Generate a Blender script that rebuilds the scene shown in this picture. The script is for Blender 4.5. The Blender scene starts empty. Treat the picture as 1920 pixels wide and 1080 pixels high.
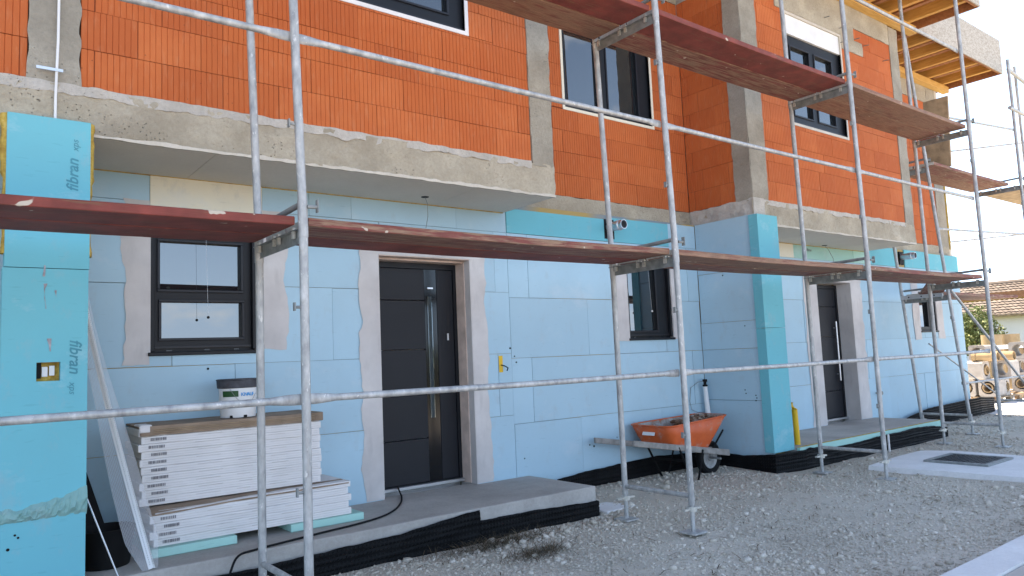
import bpy, math, random
import numpy as np
from mathutils import Vector, Matrix, noise as mn

random.seed(7)
RNG = np.random.default_rng(7)
SC = bpy.context.scene
COL = SC.collection

# ------------------------------------------------------------------ camera, sky, sun, exposure
def set_camera():
    yaw, pitch, roll = math.radians(37.83527), math.radians(5.42201), math.radians(-2.47536)
    fw = Vector((math.sin(yaw)*math.cos(pitch), math.cos(yaw)*math.cos(pitch), math.sin(pitch)))
    rt = Vector((math.cos(yaw), -math.sin(yaw), 0))
    up = rt.cross(fw)
    r2 = math.cos(roll)*rt + math.sin(roll)*up
    u2 = -math.sin(roll)*rt + math.cos(roll)*up
    cam = bpy.data.cameras.new('camera')
    cam.sensor_width = 36.0
    cam.lens = 1390.85/1920*36
    cam.clip_start = 0.05
    cam.clip_end = 3000
    o = bpy.data.objects.new('camera', cam)
    m = Matrix((r2, u2, -fw)).transposed().to_4x4()
    m.translation = (-1.550, -3.813, 1.399)
    o.matrix_world = m
    COL.objects.link(o)
    SC.camera = o
set_camera()

SUN_EL, SUN_AZ = math.radians(60), math.radians(4)      # azimuth measured from +Y towards +X
world = bpy.data.worlds.new('World')
SC.world = world
world.use_nodes = True
wn = world.node_tree
sky = wn.nodes.new('ShaderNodeTexSky')
sky.sky_type = 'NISHITA'
sky.sun_disc = False
sky.sun_elevation = SUN_EL
sky.sun_rotation = SUN_AZ
sky.air_density = 0.8
sky.dust_density = 0.15
sky.ozone_density = 1.5
wn.nodes['Background'].inputs['Strength'].default_value = 0.13
# thin bright haze and fair-weather cloud, all the way round the horizon
def sky_haze():
    N, L = wn.nodes.new, wn.links.new
    g = N('ShaderNodeTexCoord'); sep = N('ShaderNodeSeparateXYZ'); L(g.outputs['Generated'], sep.inputs[0])
    hz = N('ShaderNodeMapRange'); hz.interpolation_type = 'SMOOTHSTEP'
    for k, v in (('From Min', -0.02), ('From Max', 0.30), ('To Min', 0.85), ('To Max', 0.0)): hz.inputs[k].default_value = v
    L(sep.outputs[2], hz.inputs['Value'])
    mp = N('ShaderNodeMapping'); mp.inputs['Scale'].default_value = (1, 1, 3.2); L(g.outputs['Generated'], mp.inputs['Vector'])
    ns = N('ShaderNodeTexNoise'); ns.inputs['Scale'].default_value = 3.2; ns.inputs['Detail'].default_value = 8; ns.inputs['Roughness'].default_value = 0.6
    L(mp.outputs[0], ns.inputs['Vector'])
    cr = N('ShaderNodeValToRGB'); cr.color_ramp.elements[0].position = 0.56; cr.color_ramp.elements[1].position = 0.72
    L(ns.outputs[0], cr.inputs[0])
    cm = N('ShaderNodeMath'); cm.operation = 'MULTIPLY'; cm.inputs[1].default_value = 0.8; L(cr.outputs[0], cm.inputs[0])
    m1 = N('ShaderNodeMix'); m1.data_type = 'RGBA'; L(hz.outputs[0], m1.inputs[0]); L(sky.outputs[0], m1.inputs[6]); m1.inputs[7].default_value = (2.3, 3.9, 7.2, 1)
    m2 = N('ShaderNodeMix'); m2.data_type = 'RGBA'; L(cm.outputs[0], m2.inputs[0]); L(m1.outputs[2], m2.inputs[6]); m2.inputs[7].default_value = (6.2, 6.6, 7.2, 1)
    L(m2.outputs[2], wn.nodes['Background'].inputs['Color'])
sky_haze()
sl = bpy.data.lights.new('sun', 'SUN')
sl.energy = 3.6
sl.angle = math.radians(0.5)
sl.color = (1.0, 0.95, 0.87)
so = bpy.data.objects.new('sun', sl)
sd = Vector((math.sin(SUN_AZ)*math.cos(SUN_EL), math.cos(SUN_AZ)*math.cos(SUN_EL), math.sin(SUN_EL)))
so.rotation_euler = sd.to_track_quat('Z', 'Y').to_euler()
so.location = (0, 30, 30)
COL.objects.link(so)
SC.view_settings.view_transform = 'Standard'
SC.view_settings.look = 'None'
SC.view_settings.gamma = 1
SC.view_settings.use_curve_mapping = False
SC.view_settings.exposure = 2.25
SC.view_settings.use_white_balance = True
SC.view_settings.white_balance_temperature = 8000

# ------------------------------------------------------------------ node helpers
def srgb(r, g, b):
    f = lambda c: c/12.92 if c <= 0.04045 else ((c+0.055)/1.055)**2.4
    return (f(r/255), f(g/255), f(b/255), 1)
class NT:
    def __init__(s, name, rough=0.8, metal=0.0, spec=0.4):
        s.m = bpy.data.materials.new(name)
        s.m.use_nodes = True
        s.t = s.m.node_tree
        s.b = s.t.nodes['Principled BSDF']
        s.b.inputs['Roughness'].default_value = rough
        s.b.inputs['Metallic'].default_value = metal
        s.b.inputs['Specular IOR Level'].default_value = spec
        s._pos = None
    def n(s, k, **kw):
        x = s.t.nodes.new(k)
        for a, v in kw.items(): setattr(x, a, v)
        return x
    def L(s, a, b): s.t.links.new(a, b)
    def set(s, sock, v):
        if hasattr(v, 'is_linked') or hasattr(v, 'links'): s.L(v, sock)
        elif isinstance(v, (tuple, list)) and len(v) == 3 and sock.type == 'RGBA': sock.default_value = (*v, 1)
        else: sock.default_value = v
    def pos(s, scale=(1, 1, 1), kind='world', off=None):
        if kind == 'world':
            p = s.n('ShaderNodeNewGeometry').outputs['Position']
        else:
            p = s.n('ShaderNodeTexCoord').outputs[kind]
        mp = s.n('ShaderNodeMapping')
        s.L(p, mp.inputs['Vector'])
        mp.inputs['Scale'].default_value = scale
        if off is not None:
            cx = s.n('ShaderNodeCombineXYZ')
            for i in range(3): s.L(off, cx.inputs[i])
            s.L(cx.outputs[0], mp.inputs['Location'])
        return mp.outputs[0]
    def noise(s, scale=5, detail=4, rough=0.55, vec=None, dist=0.0, out=0):
        x = s.n('ShaderNodeTexNoise')
        x.inputs['Scale'].default_value = scale
        x.inputs['Detail'].default_value = detail
        x.inputs['Roughness'].default_value = rough
        x.inputs['Distortion'].default_value = dist
        s.L(vec if vec is not None else s.pos(), x.inputs['Vector'])
        return x.outputs[out]
    def vor(s, scale=5, vec=None, feature='F1', out='Distance', rnd=1.0):
        x = s.n('ShaderNodeTexVoronoi', feature=feature)
        x.inputs['Scale'].default_value = scale
        x.inputs['Randomness'].default_value = rnd
        s.L(vec if vec is not None else s.pos(), x.inputs['Vector'])
        return x.outputs[out]
    def ramp(s, fac, stops, interp='LINEAR'):
        x = s.n('ShaderNodeValToRGB')
        x.color_ramp.interpolation = interp
        e = x.color_ramp.elements
        while len(e) < len(stops): e.new(0.5)
        for i, (p, c) in enumerate(stops):
            e[i].position = p
            e[i].color = c if isinstance(c, (tuple, list)) and len(c) == 4 else ((c, c, c, 1) if not isinstance(c, (tuple, list)) else (*c, 1))
        s.L(fac, x.inputs[0])
        return x.outputs[0]
    def mix(s, fac, a, b, mode='MIX'):
        x = s.n('ShaderNodeMix', data_type='RGBA', blend_type=mode)
        s.set(x.inputs[0], fac); s.set(x.inputs[6], a); s.set(x.inputs[7], b)
        return x.outputs[2]
    def math(s, op, a, b=0.5):
        x = s.n('ShaderNodeMath', operation=op)
        s.set(x.inputs[0], a); s.set(x.inputs[1], b)
        return x.outputs[0]
    def bump(s, h, strength=0.4, dist=0.01):
        x = s.n('ShaderNodeBump')
        x.inputs['Strength'].default_value = strength
        x.inputs['Distance'].default_value = dist
        s.L(h, x.inputs['Height'])
        s.L(x.outputs[0], s.b.inputs['Normal'])
    def col(s, c): s.set(s.b.inputs['Base Color'], c)
    def rough(s, c): s.set(s.b.inputs['Roughness'], c)
    def rnd(s): return s.n('ShaderNodeObjectInfo').outputs['Random']
    def isl(s): return s.n('ShaderNodeNewGeometry').outputs['Random Per Island']

M = {}
def plain(name, c, rough=0.7, metal=0.0, var=0.15, nscale=8, bump=0.0, spec=0.4):
    t = NT(name, rough, metal, spec)
    n = t.noise(nscale, 5)
    d = tuple(x*(1-var) for x in c[:3]); u = tuple(min(1, x*(1+var)) for x in c[:3])
    t.col(t.ramp(n, [(0.3, d), (0.7, u)]))
    if bump: t.bump(t.noise(nscale*6, 4), bump, 0.004)
    M[name] = t.m
    return t.m

def make_materials():
    # galvanised steel
    t = NT('galvanised_steel', 0.6, 0.25)
    n = t.noise(22, 5, 0.6, t.pos((1, 1, 0.4)))
    c = t.ramp(n, [(0.30, (0.24, 0.24, 0.24)), (0.45, (0.34, 0.34, 0.335)), (0.58, (0.43, 0.425, 0.415)), (0.74, (0.56, 0.55, 0.535))])
    sp = t.ramp(t.noise(38, 3, 0.6, t.pos((1, 1, 0.5))), [(0.63, 0.0), (0.70, 0.8)])
    c = t.mix(sp, c, (0.66, 0.64, 0.61))
    dirt = t.ramp(t.noise(9, 6, 0.7), [(0.58, 0.0), (0.8, 0.6)])
    c = t.mix(dirt, c, (0.20, 0.18, 0.15))
    t.col(c); t.rough(t.ramp(n, [(0.3, 0.38), (0.7, 0.62)]))
    t.bump(t.noise(60, 3), 0.25, 0.002)
    M['galv'] = t.m
    t = NT('dull_steel', 0.6, 0.3)
    n = t.noise(14, 5)
    t.col(t.ramp(n, [(0.3, (0.16, 0.17, 0.17)), (0.7, (0.30, 0.31, 0.30))]))
    M['steel'] = t.m
    plain('zinc_fitting', (0.55, 0.53, 0.48), 0.45, 0.5, 0.2, 30)
    # deck boards
    def wood_paint(key, name, wear, red, wood, splat=0.62):
        t = NT(name, 0.72)
        v = t.pos((0.7, 9, 9))
        g = t.noise(5, 8, 0.65, v, 0.4)
        fine = t.noise(22, 6, 0.7, t.pos((0.35, 12, 12)))
        wc = t.ramp(fine, [(0.3, tuple(x*0.45 for x in wood)), (0.55, wood), (0.75, tuple(x*1.35 for x in wood))])
        rc = t.ramp(t.noise(6, 6), [(0.25, tuple(x*0.6 for x in red)), (0.7, tuple(x*1.25 for x in red))])
        c = t.mix(t.ramp(g, [(wear-0.06, 1.0), (wear+0.06, 0.0)]), rc, wc)
        st = t.ramp(t.noise(2.3, 6, 0.7), [(0.5, 0.0), (0.75, 0.4)])
        c = t.mix(st, c, (0.05, 0.03, 0.02))
        sp = t.ramp(t.noise(13, 2, 0.5, t.pos((0.7, 1, 1))), [(splat+0.1, 0.0), (splat+0.115, 1.0)])
        c = t.mix(sp, c, (0.50, 0.42, 0.34))
        t.col(c)
        t.bump(fine, 0.5, 0.004)
        M[key] = t.m
    wood_paint('plank_red', 'red_painted_plank', 0.38, (0.20, 0.042, 0.031), (0.20, 0.10, 0.055))
    wood_paint('plank_worn', 'worn_red_plank', 0.50, (0.19, 0.048, 0.038), (0.29, 0.17, 0.11))
    wood_paint('plank_bare', 'bare_weathered_plank', 0.58, (0.18, 0.052, 0.038), (0.28, 0.155, 0.10))
    # brick
    t = NT('hollow_clay_brick', 0.85)
    r = t.rnd()
    base = t.ramp(r, [(0.0, (0.44, 0.102, 0.028)), (0.5, (0.50, 0.122, 0.033)), (1.0, (0.55, 0.145, 0.044))])
    n = t.noise(3.5, 6, 0.65)
    c = t.mix(t.ramp(n, [(0.35, 0.0), (0.7, 0.55)]), base, (0.42, 0.085, 0.022))
    n2 = t.noise(16, 3, 0.5, t.pos((3, 3, 0.5)))
    c = t.mix(t.ramp(n2, [(0.55, 0.0), (0.8, 0.30)]), c, (0.56, 0.25, 0.13))
    pit = t.ramp(t.vor(11), [(0.035, 1.0), (0.06, 0.0)])
    c = t.mix(t.math('MULTIPLY', pit, 0.7), c, (0.13, 0.03, 0.015))
    t.col(c)
    t.bump(t.noise(70, 5, 0.6), 0.35, 0.003)
    M['brick'] = t.m
    plain('brick_joint', (0.14, 0.035, 0.016), 0.95, 0, 0.3, 12)
    # concrete
    def concrete(key, name, a, b, dark, pits=0.06, scale=2.2, bstr=0.6, stain=0.0):
        t = NT(name, 0.9, 0, 0.25)
        n = t.noise(scale, 8, 0.62)
        c = t.ramp(n, [(0.28, a), (0.72, b)])
        fine = t.noise(45, 6, 0.7)
        c = t.mix(t.ramp(fine, [(0.3, 0.35), (0.6, 0.0)]), c, dark)
        blot = t.ramp(t.noise(0.9, 7, 0.68, t.pos((1, 1, 1.6))), [(0.46, 0.0), (0.68, 0.62)])
        if stain: c = t.mix(t.math('MULTIPLY', blot, stain), c, dark)
        mask = t.ramp(t.noise(3.1, 4), [(0.50, 0.0), (0.62, 1.0)])
        p = t.math('MULTIPLY', t.ramp(t.vor(42), [(pits*2, 1.0), (pits*3.6, 0.0)]), mask)
        c = t.mix(t.math('MULTIPLY', p, 0.75), c, tuple(x*0.4 for x in dark))
        t.col(c)
        h = t.math('SUBTRACT', t.math('ADD', fine, t.math('MULTIPLY', n, 1.5)), t.math('MULTIPLY', p, 2.0))
        t.bump(h, bstr, 0.01)
        M[key] = t.m
    concrete('concrete', 'cast_concrete', (0.34, 0.295, 0.225), (0.53, 0.47, 0.375), (0.21, 0.175, 0.13), 0.06, 2.6, 0.9, 0.8)
    concrete('concrete_col', 'column_concrete', (0.27, 0.24, 0.195), (0.42, 0.38, 0.315), (0.17, 0.15, 0.12), 0.05, 3.0, 0.8, 0.7)
    concrete('mortar', 'rough_mortar', (0.40, 0.37, 0.33), (0.58, 0.54, 0.49), (0.30, 0.27, 0.235), 0.03, 6, 1.0)
    concrete('concrete_floor', 'smoothed_concrete', (0.36, 0.335, 0.31), (0.54, 0.505, 0.47), (0.26, 0.235, 0.21), 0.0, 1.9, 0.3, 0.7)
    concrete('concrete_pale', 'pale_concrete', (0.62, 0.60, 0.59), (0.76, 0.74, 0.73), (0.52, 0.50, 0.49), 0.0, 2.5, 0.3)
    concrete('soffit', 'soffit_board', (0.62, 0.565, 0.485), (0.72, 0.665, 0.58), (0.55, 0.50, 0.43), 0.0, 1.3, 0.10)
    concrete('edge_line', 'skim_concrete_edge', (0.50, 0.45, 0.38), (0.62, 0.57, 0.50), (0.40, 0.36, 0.30), 0.02, 4, 0.3)
    # insulation boards
    def xps(key, name, c, var=0.10):
        t = NT(name, 0.78, 0, 0.3)
        r = t.rnd()
        base = t.ramp(r, [(0.0, tuple(x*(1-var) for x in c)), (1.0, tuple(min(1, x*(1+var)) for x in c))])
        n = t.noise(1.6, 6, 0.6)
        k = t.mix(t.ramp(n, [(0.4, 0.0), (0.75, 0.5)]), base, tuple(min(1, x*0.82+0.03) for x in c))
        sm = t.ramp(t.noise(5, 7, 0.72, t.pos((1, 1, 0.6))), [(0.56, 0.0), (0.80, 0.5)])
        k = t.mix(sm, k, (0.36, 0.39, 0.41))
        wp = t.ramp(t.noise(2.4, 6, 0.7, t.pos((0.8, 0.8, 1.3))), [(0.58, 0.0), (0.78, 0.4)])
        k = t.mix(wp, k, (0.60, 0.64, 0.66))
        sc = t.ramp(t.noise(60, 2, 0.5, t.pos((0.15, 0.15, 1))), [(0.66, 0.0), (0.72, 0.22)])
        k = t.mix(sc, k, tuple(x*0.6 for x in c))
        t.col(k)
        t.bump(t.noise(30, 5), 0.12, 0.003)
        M[key] = t.m
    xps('xps_blue', 'pale_blue_insulation', (0.372, 0.545, 0.635), 0.05)
    xps('xps_turq', 'turquoise_insulation', (0.125, 0.45, 0.52), 0.05)
    xps('xps_green', 'mint_insulation', (0.33, 0.58, 0.52), 0.06)
    xps('glue_skin', 'dried_glue_skin', (0.22, 0.42, 0.40), 0.06)
    xps('xps_cream', 'cream_insulation', (0.74, 0.69, 0.56), 0.03)
    # base-coat plaster
    t = NT('basecoat_plaster', 0.9, 0, 0.2)
    n = t.noise(2.6, 7, 0.6)
    c = t.ramp(n, [(0.3, (0.48, 0.445, 0.43)), (0.7, (0.62, 0.58, 0.56))])
    w = t.ramp(t.noise(7, 4, 0.5, t.pos((2, 2, 0.5))), [(0.58, 0.0), (0.75, 0.5)])
    c = t.mix(w, c, (0.42, 0.39, 0.38))
    t.col(c); t.bump(t.noise(18, 6), 0.3, 0.004)
    M['plaster'] = t.m
    # pu foam
    t = NT('expanding_foam', 0.8)
    n = t.noise(20, 5)
    t.col(t.ramp(n, [(0.3, (0.36, 0.20, 0.035)), (0.6, (0.58, 0.38, 0.08)), (0.8, (0.66, 0.48, 0.16))]))
    t.bump(t.noise(35, 5), 0.9, 0.02)
    M['foam'] = t.m
    plain('scrape_pink', (0.30, 0.28, 0.30), 0.9, 0, 0.4, 25)
    t = NT('foam_joint', 0.9)
    t.col(t.ramp(t.noise(0.9, 3), [(0.42, (0.20, 0.25, 0.28)), (0.55, (0.42, 0.29, 0.11))])); M['foam_joint'] = t.m
    plain('anthracite', (0.008, 0.009, 0.012), 0.5, 0.0, 0.15, 5, spec=0.3)
    plain('anthracite_light', (0.013, 0.014, 0.019), 0.45, 0.0, 0.12, 5, spec=0.35)
    plain('door_panel', (0.010, 0.011, 0.015), 0.55, 0.0, 0.1, 3, spec=0.3)
    plain('rubber_black', (0.006, 0.006, 0.0065), 0.65, 0, 0.3, 8, spec=0.2)
    t = NT('window_glass', 0.015, 0.0, 0.5)
    t.b.inputs['IOR'].default_value = 2.2
    t.col((0.012, 0.015, 0.017, 1))
    M['glass'] = t.m
    t = NT('mirror_strip', 0.03, 0.9)
    t.col((0.22, 0.25, 0.26, 1))
    M['mirror'] = t.m
    plain('black_gloss', (0.006, 0.006, 0.007), 0.12, 0, 0.1, 3)
    plain('white_plastic', (0.72, 0.72, 0.72), 0.45, 0, 0.05, 6)
    plain('white_board', (0.70, 0.665, 0.65), 0.85, 0, 0.07, 4)
    plain('aluminium', (0.55, 0.56, 0.58), 0.35, 0.85, 0.08, 10)
    plain('timber_pink', (0.60, 0.46, 0.39), 0.8, 0, 0.2, 7)
    # black studded membrane
    t = NT('studded_membrane', 0.6, 0, 0.12)
    n = t.noise(6, 5)
    t.col(t.ramp(n, [(0.3, (0.003, 0.003, 0.0035)), (0.75, (0.009, 0.009, 0.0095))]))
    M['membrane'] = t.m
    # ground
    t = NT('gravel_bed', 0.95, 0, 0.2)
    n = t.noise(1.1, 7, 0.6)
    c = t.ramp(n, [(0.3, (0.46, 0.405, 0.335)), (0.7, (0.58, 0.52, 0.44))])
    g = t.noise(90, 6, 0.75)
    c = t.mix(t.ramp(g, [(0.30, 0.7), (0.48, 0.0)]), c, (0.26, 0.24, 0.21))
    c = t.mix(t.ramp(g, [(0.55, 0.0), (0.75, 0.6)]), c, (0.66, 0.63, 0.59))
    t.col(c)
    h = t.math('ADD', t.noise(90, 6, 0.75), t.math('MULTIPLY', t.vor(55), 0.8))
    t.bump(h, 0.6, 0.012)
    M['gravel_bed'] = t.m
    t = NT('gravel_stone', 0.92, 0, 0.25)
    r = t.isl()
    c = t.ramp(r, [(0.0, (0.36, 0.31, 0.25)), (0.25, (0.47, 0.415, 0.345)), (0.6, (0.54, 0.48, 0.405)), (0.85, (0.59, 0.53, 0.455)), (1.0, (0.70, 0.64, 0.57))])
    n = t.noise(30, 5)
    c = t.mix(t.ramp(n, [(0.4, 0.0), (0.7, 0.5)]), c, (0.51, 0.455, 0.385))
    c = t.mix(t.ramp(t.noise(0.8, 6, 0.65), [(0.46, 0.0), (0.70, 0.6)]), c, (0.30, 0.265, 0.22))
    t.col(c); t.bump(t.noise(80, 4), 0.4, 0.004)
    M['stone'] = t.m
    t = NT('meadow_soil', 0.95, 0, 0.1)
    n = t.noise(0.25, 8, 0.65)
    c = t.ramp(n, [(0.3, (0.10, 0.115, 0.04)), (0.6, (0.16, 0.165, 0.065)), (0.8, (0.24, 0.22, 0.12))])
    # street-side plot unseen, made pale to bounce warm light, meadow beyond the house
    px = t.n('ShaderNodeSeparateXYZ'); t.L(t.n('ShaderNodeNewGeometry').outputs['Position'], px.inputs[0])
    plot = t.math('LESS_THAN', t.math('ADD', px.outputs[1], t.math('MULTIPLY', t.noise(0.3, 5), 6.0)), 0.5)
    gr = t.ramp(t.noise(1.3, 8, 0.7), [(0.3, (0.36, 0.33, 0.28)), (0.7, (0.50, 0.46, 0.40))])
    c = t.mix(plot, c, gr)
    t.col(c); t.bump(t.noise(14, 6), 0.8, 0.05)
    M['meadow'] = t.m
    t = NT('grass_blade', 0.7, 0, 0.3)
    c = t.ramp(t.isl(), [(0.0, (0.06, 0.12, 0.02)), (0.6, (0.12, 0.19, 0.03)), (1.0, (0.26, 0.28, 0.07))])
    t.col(c)
    M['grass'] = t.m
    t = NT('dry_straw', 0.8, 0, 0.3)
    c = t.ramp(t.isl(), [(0.0, (0.05, 0.035, 0.02)), (0.7, (0.11, 0.08, 0.05)), (1.0, (0.24, 0.19, 0.12))])
    t.col(c)
    M['straw'] = t.m
    # roof timber, strand board
    t = NT('yellow_spruce', 0.75)
    n = t.noise(6, 7, 0.6, t.pos((6, 0.6, 6)))
    t.col(t.ramp(n, [(0.3, (0.48, 0.24, 0.06)), (0.7, (0.66, 0.38, 0.12))]))
    M['spruce'] = t.m
    t = NT('yellow_spruce_plate', 0.75)
    n = t.noise(6, 7, 0.6, t.pos((0.6, 6, 6)))
    t.col(t.ramp(n, [(0.3, (0.52, 0.28, 0.07)), (0.7, (0.70, 0.43, 0.15))]))
    M['spruce_x'] = t.m
    t = NT('brown_board', 0.8)
    n = t.noise(5, 7, 0.6, t.pos((0.8, 5, 5)))
    t.col(t.ramp(n, [(0.3, (0.24, 0.095, 0.04)), (0.7, (0.40, 0.18, 0.085))]))
    M['brown_board'] = t.m
    def osb(key, name, a, b, c2):
        t = NT(name, 0.8)
        v = t.vor(26, t.pos((1, 1, 2.2)), out='Color')
        sep = t.n('ShaderNodeSeparateColor'); t.L(v, sep.inputs[0])
        c = t.ramp(sep.outputs[0], [(0.0, a), (0.5, b), (1.0, c2)])
        t.col(c); t.bump(sep.outputs[1], 0.2, 0.003)
        M[key] = t.m
    osb('osb', 'strand_board_shaded', (0.34, 0.29, 0.24), (0.42, 0.37, 0.31), (0.50, 0.45, 0.39))  # fascia copy: grey of its shade put into the colour
    osb('osb_bounce_lit', 'strand_board_bounce_lit', (0.45, 0.20, 0.05), (0.65, 0.36, 0.10), (0.80, 0.52, 0.20))  # eaves underside copy: yellow glow of bounced sunlight put into the colour
    # small things
    t = NT('orange_tray', 0.5)
    n = t.noise(7, 7, 0.7)
    c = t.ramp(n, [(0.3, (0.55, 0.085, 0.02)), (0.7, (0.66, 0.12, 0.03))])
    c = t.mix(t.ramp(t.noise(9, 6, 0.7), [(0.55, 0.0), (0.72, 0.75)]), c, (0.38, 0.32, 0.27))
    t.col(c); M['tray'] = t.m
    t = NT('mortar_crusted_tray', 0.9)
    n = t.noise(8, 6, 0.7)
    t.col(t.ramp(n, [(0.42, (0.38, 0.36, 0.34)), (0.55, (0.28, 0.19, 0.15)), (0.62, (0.50, 0.10, 0.03))]))
    M['tray_in'] = t.m
    t = NT('brick_rubble', 0.95)
    t.col(t.ramp(t.isl(), [(0.0, (0.10, 0.05, 0.03)), (0.5, (0.20, 0.09, 0.05)), (1.0, (0.40, 0.34, 0.28))]))
    M['rubble'] = t.m
    plain('paving', (0.46, 0.41, 0.37), 0.9, 0, 0.12, 3, 0.3)
    plain('grey_timber', (0.26, 0.24, 0.22), 0.85, 0, 0.3, 12)
    plain('cardboard', (0.27, 0.19, 0.135), 0.9, 0, 0.3, 5)
    plain('ink_grey', (0.20, 0.19, 0.20), 0.8, 0, 0.1, 5)
    plain('stamp_ink', (0.055, 0.25, 0.31), 0.8, 0, 0.15, 9)
    plain('label_green', (0.012, 0.07, 0.02), 0.5, 0, 0.1, 5)
    plain('label_blue', (0.04, 0.30, 0.62), 0.5, 0, 0.05, 5)
    plain('bucket_rim', (0.055, 0.055, 0.065), 0.6, 0, 0.5, 16)
    plain('yellow_pipe', (0.72, 0.42, 0.02), 0.5, 0, 0.1, 6)
    plain('terracotta_tube', (0.36, 0.25, 0.14), 0.85, 0, 0.15, 6)
    plain('chimney_block', (0.40, 0.36, 0.325), 0.95, 0, 0.15, 9, 0.3)
    plain('maroon_plank', (0.17, 0.02, 0.03), 0.8, 0, 0.3, 4)
    plain('pallet_wood', (0.34, 0.24, 0.15), 0.9, 0, 0.3, 8)
    plain('whitewash', (0.74, 0.70, 0.69), 0.95, 0, 0.06, 0.8)
    plain('bark', (0.10, 0.075, 0.055), 0.95, 0, 0.3, 6)
    t = NT('roof_tile', 0.9)
    n = t.noise(1.2, 6)
    c = t.ramp(t.isl(), [(0.0, (0.15, 0.115, 0.095)), (0.6, (0.21, 0.165, 0.135)), (1.0, (0.28, 0.22, 0.18))])
    t.col(t.mix(t.ramp(n, [(0.4, 0.0), (0.7, 0.5)]), c, (0.16, 0.12, 0.09)))
    M['roof_tile'] = t.m
    t = NT('leaf', 0.6, 0, 0.4)
    t.col(t.ramp(t.isl(), [(0.0, (0.08, 0.11, 0.03)), (0.6, (0.17, 0.20, 0.06)), (1.0, (0.30, 0.30, 0.12))]))
    t.b.inputs['Subsurface Weight'].default_value = 0.0
    M['leaf'] = t.m
    # reinforcing mesh: an open weave
    t = NT('glassfibre_mesh', 0.7)
    t.col((0.72, 0.72, 0.74, 1))
    cx = t.n('ShaderNodeTexCoord').outputs['UV']
    br = t.n('ShaderNodeTexBrick')
    br.offset = 0.0
    for k, v in dict(Scale=1.0).items(): br.inputs[k].default_value = v
    br.inputs['Mortar Size'].default_value = 0.0022
    br.inputs['Mortar Smooth'].default_value = 0.0
    br.inputs['Brick Width'].default_value = 0.008
    br.inputs['Row Height'].default_value = 0.008
    t.L(cx, br.inputs['Vector'])
    al = t.ramp(br.outputs['Fac'], [(0.4, 0.02), (0.6, 0.36)])
    t.L(al, t.b.inputs['Alpha'])
    M['mesh'] = t.m
make_materials()

# ------------------------------------------------------------------ mesh helpers
class MB:
    def __init__(s): s.v = []; s.f = []
    def add(s, vs, fs):
        k = len(s.v); s.v += [tuple(p) for p in vs]; s.f += [tuple(i+k for i in f) for f in fs]
        return s
    def box(s, x0, x1, y0, y1, z0, z1, mat=None):
        vs = [(x0,y0,z0),(x1,y0,z0),(x1,y1,z0),(x0,y1,z0),(x0,y0,z1),(x1,y0,z1),(x1,y1,z1),(x0,y1,z1)]
        if mat is not None: vs = [mat @ Vector(p) for p in vs]
        return s.add(vs, [(0,3,2,1),(4,5,6,7),(0,1,5,4),(1,2,6,5),(2,3,7,6),(3,0,4,7)])
    def hexa(s, p):
        return s.add(p, [(0,3,2,1),(4,5,6,7),(0,1,5,4),(1,2,6,5),(2,3,7,6),(3,0,4,7)])
    def beam(s, a, b, w, h, up=(0, 0, 1)):
        a, b, up = Vector(a), Vector(b), Vector(up)
        d = (b-a).normalized(); sx = d.cross(up).normalized(); u = sx.cross(d)
        ps = []
        for p in (a, b):
            for (i, j) in ((-1,-1),(1,-1),(1,1),(-1,1)): ps.append(p + sx*w/2*i + u*h/2*j)
        return s.add(ps, [(0,1,2,3),(7,6,5,4),(0,4,5,1),(1,5,6,2),(2,6,7,3),(3,7,4,0)])
    def tube(s, a, b, r, n=12, r1=None, cap=True):
        return s.path([a, b], [r, r if r1 is None else r1], n, cap)
    def path(s, pts, rad, n=10, cap=True, flat=None):
        pts = [Vector(p) for p in pts]
        if not hasattr(rad, '__len__'): rad = [rad]*len(pts)
        k0 = len(s.v)
        prev = None
        for i, p in enumerate(pts):
            d = (pts[min(i+1, len(pts)-1)] - pts[max(i-1, 0)]).normalized()
            ref = Vector((0, 0, 1)) if abs(d.z) < 0.9 else Vector((0, 1, 0))
            sx = d.cross(ref).normalized(); u = sx.cross(d)
            fx, fu = (1, 1) if flat is None else flat[i]
            for j in range(n):
                a = 2*math.pi*j/n
                s.v.append(tuple(p + sx*math.cos(a)*rad[i]*fx + u*math.sin(a)*rad[i]*fu))
        for i in range(len(pts)-1):
            for j in range(n):
                a = k0+i*n+j; b = k0+i*n+(j+1) % n
                s.f.append((a, b, b+n, a+n))
        if cap:
            s.f.append(tuple(k0+j for j in reversed(range(n))))
            s.f.append(tuple(k0+(len(pts)-1)*n+j for j in range(n)))
        return s
    def lathe(s, prof, c, n=24, ax='z'):
        k0 = len(s.v)
        for (r, h) in prof:
            for j in range(n):
                a = 2*math.pi*j/n
                x, y = r*math.cos(a), r*math.sin(a)
                p = (x, y, h) if ax == 'z' else ((x, h, y) if ax == 'y' else (h, x, y))
                s.v.append((c[0]+p[0], c[1]+p[1], c[2]+p[2]))
        for i in range(len(prof)-1):
            for j in range(n):
                a = k0+i*n+j; b = k0+i*n+(j+1) % n
                s.f.append((a, b, b+n, a+n))
        return s
    def prism(s, poly, y0, y1):            # polygon in x,z extruded along y
        n = len(poly)
        vs = [(x, y0, z) for x, z in poly] + [(x, y1, z) for x, z in poly]
        fs = [tuple(range(n)), tuple(reversed(range(n, 2*n)))]
        fs += [(i, n+i, n+(i+1) % n, (i+1) % n) for i in range(n)]
        return s.add(vs, fs)
    def build(s, name, mat, parent=None, smooth=False, bevel=0.0, seg=1):
        me = bpy.data.meshes.new(name)
        me.from_pydata(s.v, [], s.f)
        return finish(me, name, mat, parent, smooth, bevel, seg)
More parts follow.
